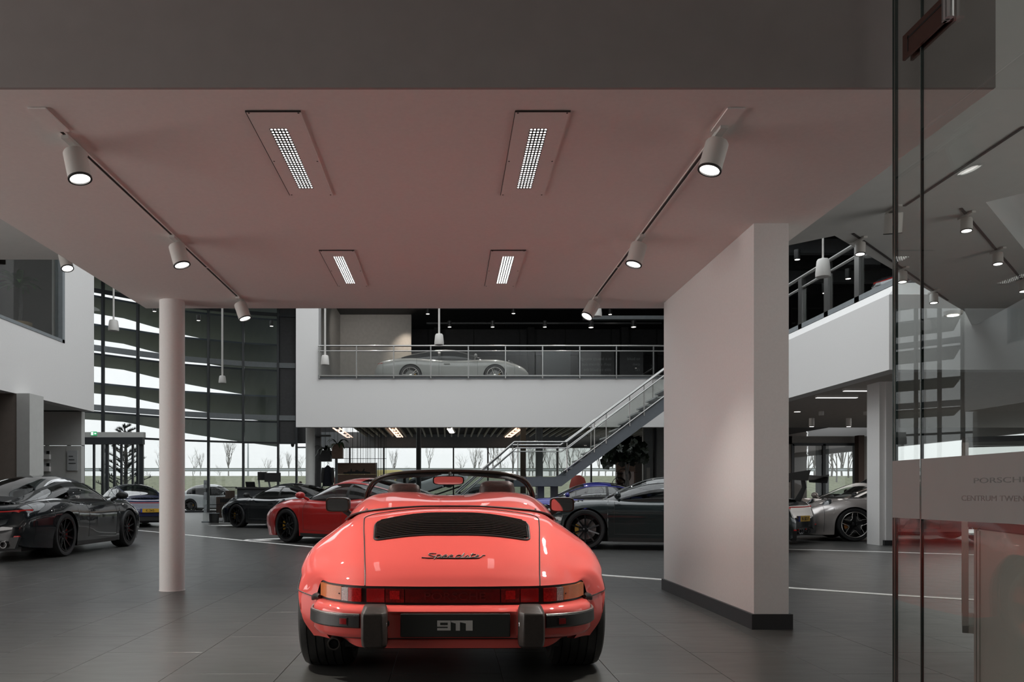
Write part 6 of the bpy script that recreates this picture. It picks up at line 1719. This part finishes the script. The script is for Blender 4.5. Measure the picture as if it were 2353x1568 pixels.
# coat on a hanger
t = thing('coat', 'dark blue coat hanging on a hanger before the rods', 'coat', (gx(753, 28.5), 28.5, gz(1118, 28.5)))
s_ = 28.5/FOC; b = MB(); rws = []
for z, w, d in ((0, 12, 6), (12, 12.5, 6), (28, 11.5, 5.5), (38, 10.5, 5), (43, 7.5, 4), (46, 3.5, 3), (48, 2.5, 2.5)):
    rws.append([(w*s_*math.cos(a)*(1+.05*math.cos(5*a)), d*s_*math.sin(a), z*s_) for a in [2*PI*k/20 for k in range(20)]])
b.grid(rws, True); b.build('coat_body', mat('navy_cloth', (.008, .010, .016), .9, bump=.2, scale=60), t, smooth=True)
for s in (1, -1): MB().tube([(s*9*s_, 0, 42*s_), (s*11.5*s_, -.03, 28*s_), (s*12*s_, -.05, 8*s_)], [.07, .065, .05], 8).build('sleeve', M_blk, t, smooth=True)
MB().tube([(0, 0, 47*s_), (0, 0, 51*s_), (2*s_, 0, 53*s_), (1*s_, 0, 56*s_), (-1*s_, 0, 54*s_)], .012, 6).build('hanger_hook', M_chrome, t)
# big fig tree right of the stairs
Yf = 24.0; s_ = Yf/FOC
t = thing('potted_tree', 'indoor fig tree with big dark leaves under the stairs', 'tree', (gx(1438, Yf), Yf, 0))
MB().tube([(.05, 0, .3), (.10, 0, 1.0), (.02, 0, 1.6), (-.02, 0, 2.0)], [.05, .045, .035, .02], 8).build('trunk', M_bark, t); MB().tube([(.06, 0, .4), (.0, .05, 1.2), (.12, .1, 1.9)], [.04, .03, .02], 8).build('trunk', M_bark, t)
MB().lathe([(0, 0), (.25, 0), (.30, .45), (0, .45)], 20).build('pot', M_plast, t, smooth=40)
rnd = random.Random(21); zc = gz(1043, Yf)
for k in range(120):
    a = rnd.uniform(0, 2*PI); e = math.asin(rnd.uniform(-.7, 1)); R_ = rnd.uniform(.10, .46)
    c = Vector((math.cos(a)*math.cos(e)*R_*1.15, math.sin(a)*math.cos(e)*R_, zc+math.sin(e)*R_*.85+rnd.uniform(-.05, .05)))
    d = Vector((math.cos(a), math.sin(a)*.6, rnd.uniform(-1.4, .5))).normalized(); s1 = d.cross(Vector((rnd.uniform(-.6, .6), 1, rnd.uniform(-.3, .9)))).normalized(); L = rnd.uniform(.22, .36); w = L*.46
    up_ = s1.cross(d); P = [c, c+d*L*.3+s1*w, c+d*L*.55+s1*w*.7, c+d*L*.7+s1*w*.95, c+d*L, c+d*L*.7-s1*w*.95, c+d*L*.55-s1*w*.7, c+d*L*.3-s1*w, c+d*L*.5+up_*w*.25]
    MB().add(P, [(i, (i+1) % 8, 8) for i in range(8)]).build('leaf', M_leafd, t, fix=False)
# orange-red chair back and small figures of the lounge
t = thing('armchair', 'red winged armchair back behind the blue car under the stairs', 'chair', (gx(1330, 25), 25, 0))
s_ = 25/FOC; rws = []
for z, w in ((.35, .34), (.7, .33), (1.0, .30), (1.25, .27), (1.48, .20), (1.56, .08)):
    rws.append([(w*math.cos(a), .12*math.sin(a)+.1*z, z) for a in [2*PI*k/20 for k in range(20)]])
MB().grid(rws, True).build('backrest', mat('red_fabric', (.20, .03, .02), .8), t, smooth=True); MB().box(-.34, .34, -.5, .1, .3, .45).build('seat', M_redwood, t)
for x in (-.28, .28):
    for y in (-.42, .1): MB().tube([(x, y, 0), (x*.9, y, .3)], .02).build('leg', M_plast, t)
t = thing('accessory_shelf', 'brown wall shelf with silver wheels and lit display at the back', 'shelf', (gx(1440, 30), 30, 0)); s_ = 30/FOC
MB().box(-20*s_, 24*s_, .3, .4, 0, gz(1040, 30)).build('back_panel', M_wood, t)
for z in (1086, 1110, 1130): MB().box(-22*s_, 24*s_, 0, .3, gz(z, 30)-.03, gz(z, 30)).build('shelf_board', M_redwood, t)
MB().box(-8*s_, 16*s_, -.05, .3, gz(1130, 30), gz(1084, 30)).build('display_panel', mat('satin_panel', (.55, .48, .46), .25, .6), t)
for px in (1432, 1421):
    o = link('silver_wheel', wheel_geo('mesh', .345)[1]); 
    o.location = (gx(px, 29.9), 29.9, gz(1110, 30)+.262 if px == 1432 else gz(1130, 30)+.262); o.rotation_euler = (0, 0, -PI/2); tag(o, ('upper' if px == 1432 else 'lower')+' silver wheel rim displayed on the brown shelf', 'wheel')
# grey wall with door right of the fig tree
Yg2 = 33.0
dw = thing('door_2', 'grey steel service door in the grey wall beside pillar', 'door'); dw['kind'] = 'structure'
b = MB(); b.box(gx(1478, Yg2), gx(1560, Yg2), Yg2, Yg2+.2, 0, ZS); struct('wall_service', b, mat('service_wall', (.34, .35, .35), .5))
MB().box(gx(1481, Yg2), gx(1500, Yg2), Yg2-.04, Yg2, 0, gz(985, Yg2)).build('door_panel', M_gframe, dw); MB().box(gx(1485, Yg2), gx(1493, Yg2), Yg2-.06, Yg2-.04, gz(1100, Yg2), gz(1075, Yg2)).build('notice', M_wall_g, dw)
MB().box(gx(1503, Yg2), gx(1507, Yg2), Yg2-.1, Yg2, 0, ZS).build('door_frame', M_frame, dw)
# service desk with monitors left
Yd2 = 29.0; s_ = Yd2/FOC
t = thing('service_desk', 'long charcoal service desk behind the black coupe', 'desk', (gx(545, Yd2), Yd2, 0))
MB().box(0, 150*s_, 0, 1.1, 0, gz(1121, Yd2)-.04).build('body', mat('charcoal_desk', (.05, .055, .062), .5), t); MB().box(-.05, 150*s_+.05, -.08, 1.15, gz(1121, Yd2)-.04, gz(1120, Yd2)).build('desk_top', M_darkp, t)
def monitor(px0, px1, pyt, pyb, Y, lab, rz=0):
    X = gx((px0+px1)/2, Y); w = (px1-px0)/2*Y/FOC; z0, z1 = gz(pyb, Y), gz(pyt, Y)
    m = thing('monitor', lab, 'monitor', (X, Y, gz(1121, Yd2)), rz); zb = z0-gz(1121, Yd2); zt_ = z1-gz(1121, Yd2)
    MB().box(-w, w, -.02, .02, zb, zt_).build('screen_back', M_plast, m); MB().tube([(0, .03, (zb+zt_)/2), (-w*.6, .1, (zb+zt_)/2-.08), (-w*.4, .1, 0)], .035, 8).build('monitor_arm', M_gframe, m); MB().box(-w*.8, 0, 0, .2, 0, .02).build('foot', M_plast, m)
monitor(608, 645, 1087, 1108, 29.5, 'right dark monitor seen from behind on the service desk')
monitor(592, 612, 1085, 1104, 29.8, 'left dark monitor seen from behind on the service desk', .5)
t = thing('laptop', 'open black laptop on the left end of service desk', 'laptop', (gx(578, 29.6), 29.6, gz(1120, Yd2)))
MB().box(-.17, .17, -.12, .12, 0, .02).build('keyboard_base', M_plast, t); MB().extr([(-.17, -.12, .02), (.17, -.12, .02), (.17, -.22, .20), (-.17, -.22, .20)], (0, -.012, 0)).build('laptop_screen', M_plast, t)
# wire rack with dark boards and an acrylic stand
t = thing('wire_rack', 'black wire display rack with brown panels left of the black coupe', 'display rack', (gx(482, 28.2), 28.2, 0)); s_ = 28.2/FOC
zt = gz(1120, 28.2)
bar = MB().box(-.008, .008, -.008, .008, 0, zt).mesh('wire', M_blk)
for k in range(22): o = link('wire', bar, t); o.location = (62*s_*k/21, 0, 0)
for z in (.03, zt*.5, zt): MB().box(0, 62*s_, -.012, .012, z-.012, z+.012).build('cross_bar', M_blk, t)
for k in range(8):
    x0 = (14+5.2*k)*s_; MB().box(x0, x0+4.9*s_, .08, .14, .15, zt*(.72 if k < 4 else .9)).build('slat', M_wood, t)
MB().box(23*s_, 48*s_, .04, .07, gz(1155, 28.2), gz(1146, 28.2)).build('black_label', M_blk, t)
t = thing('acrylic_stand', 'clear acrylic brochure stand left of the wire rack', 'brochure stand', (gx(473, 28), 28.0, 0)); s_ = 28/FOC
MB().box(-7*s_, 5*s_, 0, .02, 0, gz(1128, 28)).build('clear_panel', M_balu, t, fix=False)
for k in range(3): MB().box(-3*s_, 3*s_, -.10, 0, .35+.42*k, .62+.42*k).build('brochure', mat('brochure_print', (.30, .32, .33), .5, noise=.5, scale=10), t)
MB().box(-7*s_, 10*s_, -.15, .25, 0, .04).build('foot', M_gframe, t)
t = thing('waste_bin', 'small dark bin at the foot of the wire rack', 'bin', (gx(492, 27.8), 27.8, 0)); MB().lathe([(0, 0), (.16, 0), (.18, .32), (.17, .32), (.15, .02)], 20).build('bin_body', M_plast, t, smooth=40); MB().tube([(.18*math.cos(a), .18*math.sin(a), .32) for a in [2*PI*k/20 for k in range(20)]], .008, 6, closed=True).build('bin_rim', M_gframe, t)
# lounge items seen through the open cockpit: table, plant, counter
t = thing('lounge_counter', 'pale counter with black legs behind the red cockpit', 'counter', (gx(1085, 27), 27, 0)); MB().box(-.2, 2.2, 0, .7, .55, .95).build('body', M_gframe, t); MB().box(-.25, 2.25, -.05, .75, .95, 1.0).build('counter_top', M_wall_g, t)
for x in (-.1, 2.1): MB().box(x-.03, x+.03, .1, .16, 0, .55).build('leg', M_blk, t)
t = thing('potted_plant', 'bushy green plant behind the red roadster windscreen', 'plant', (gx(995, 27.5), 27.5, 0)); MB().lathe([(0, 0), (.22, 0), (.26, .5), (0, .5)], 16).build('pot', M_plast, t, smooth=40); leafplant(t, 26, .75, .06, .5, M_leaf, .35, .8, 15)
# person outside at the left window
t = thing('person', 'person in dark jacket walking outside behind the service desk', 'person', (gx(690, 50), 50, 0))
def figure(t):
    me = bpy.data.meshes.new('body'); J = [(0,0,.92),(0,0,1.15),(0,0,1.42),(0,0,1.52),(.17,0,1.40),(.22,.02,1.12),(.20,-.12,.90),(-.17,0,1.40),(-.22,.02,1.12),(-.20,-.12,.90),(.09,0,.88),(.10,-.08,.48),(.11,.02,.06),(.11,-.14,.04),(-.09,0,.88),(-.10,.04,.48),(-.11,.16,.08),(-.11,.02,.03)]
    E = [(0,1),(1,2),(2,3),(2,4),(4,5),(5,6),(2,7),(7,8),(8,9),(0,10),(10,11),(11,12),(12,13),(0,14),(14,15),(15,16),(16,17)]
    R = [.15,.15,.14,.06,.07,.055,.035,.07,.055,.035,.10,.07,.05,.04,.10,.07,.05,.04]
    me.from_pydata(J, E, []); o = link('body', me, t); me.materials.append(mat('dark_clothes', (.03, .035, .045), .8))
    m = o.modifiers.new('skin', 'SKIN')
    for v, r in zip(me.skin_vertices[0].data, R): v.radius = (r, r*.8)
    me.skin_vertices[0].data[0].use_root = True
    s = o.modifiers.new('sub', 'SUBSURF'); s.levels = 1; s.render_levels = 1
    MB().ball((0, -.01, 1.64), (.078, .095, .115), 16, 10).build('head', mat('skin', (.45, .28, .21), .6), t, smooth=True)
    MB().ball((0, .015, 1.68), (.086, .098, .10), 16, 10).build('hair', mat('brown_hair', (.05, .035, .025), .8), t, smooth=True)
figure(t); t.rotation_euler = (0, 0, -1.2)
# palm behind the mezzanine window, text panels on the gallery
t = thing('palm_plant', 'green palm plant behind the mezzanine window at the left', 'plant', (-10.45, 19.7, ZF1)); MB().lathe([(0, 0), (.25, 0), (.3, .5), (0, .5)], 16).build('pot', mat('clay_pot', (.35, .25, .14), .6), t, smooth=40)
MB().tube([(0, 0, .4), (.05, 0, .9), (0, .05, 1.4)], [.06, .05, .03], 8).build('trunk', M_bark, t); leafplant(t, 26, .66, .08, 1.35, mat('palm_leaf', (.04, .12, .02), .4, noise=.4), .45, .9, 30)
def quote(px0, px1, lines, lab, py0=820):
    Yt = 30.0; t = thing('text_panel', lab, 'sign', (gx(px0, Yt), Yt, ZF1)); w = gx(px1, Yt)-gx(px0, Yt)
    MB().box(0, w, 0, .04, 0, gz(808, Yt)-ZF1).build('board', M_darkp, t)
    for i, l in enumerate(lines): text('lettering', l, .155, mat('faint_lettering', (.20, .21, .21), .6), Matrix.Translation((w-.12, -.01, gz(py0+8+i*12.5, Yt)-ZF1)) @ Matrix.Scale(-1, 4, (1, 0, 0)) @ Matrix.Rotation(PI/2, 4, 'X'), t, .001, 'LEFT', 1.0)
quote(1331, 1412, ['in a beauty enough', 'such a dream out', 'able to build the', 'dream to drive it'], 'dark board with mirrored white lines of text on the gallery')
quote(1424, 1478, ['to build', 'own', 'car'], 'narrow dark board with short mirrored words beside the longer text')
for k, (a, c) in enumerate(((1245, 1310),)):
    t = tag(MB().box(gx(a, 33), gx(c, 33), 32.9, 33, ZF1, gz(806, 33)).build('glass_screen', mat('dim_blue_panel', (.12, .14, .15), .3)), 'pale blue grey screen standing on the gallery behind the grey car', 'screen')
b = MB(); b.lathe([(0, 0), (.10, 0), (.10, -.06), (.07, -.16), (0, -.19)], 16, (gx(672, 45.0), 45.05, 3.78)); tag(b.build('dome_camera', M_blk, smooth=True), 'small black dome camera under the facade transom', 'camera')
# real haze over the fields behind the guardrail
hz_m = bpy.data.materials.new('field_haze'); hz_m.use_nodes = True; N = hz_m.node_tree.nodes; L = hz_m.node_tree.links; N.clear()
vo = N.new('ShaderNodeOutputMaterial'); vs_ = N.new('ShaderNodeVolumeScatter'); vs_.inputs['Color'].default_value = (.93, .97, 1, 1); vs_.inputs['Density'].default_value = .004; L.new(vs_.outputs[0], vo.inputs['Volume'])
hz = MB().box(-110, 110, 84, 140, 2.8, 26).build('haze', hz_m); tag(hz, 'pale winter haze hanging over the fields and bare trees', 'haze'); hz['kind'] = 'stuff'
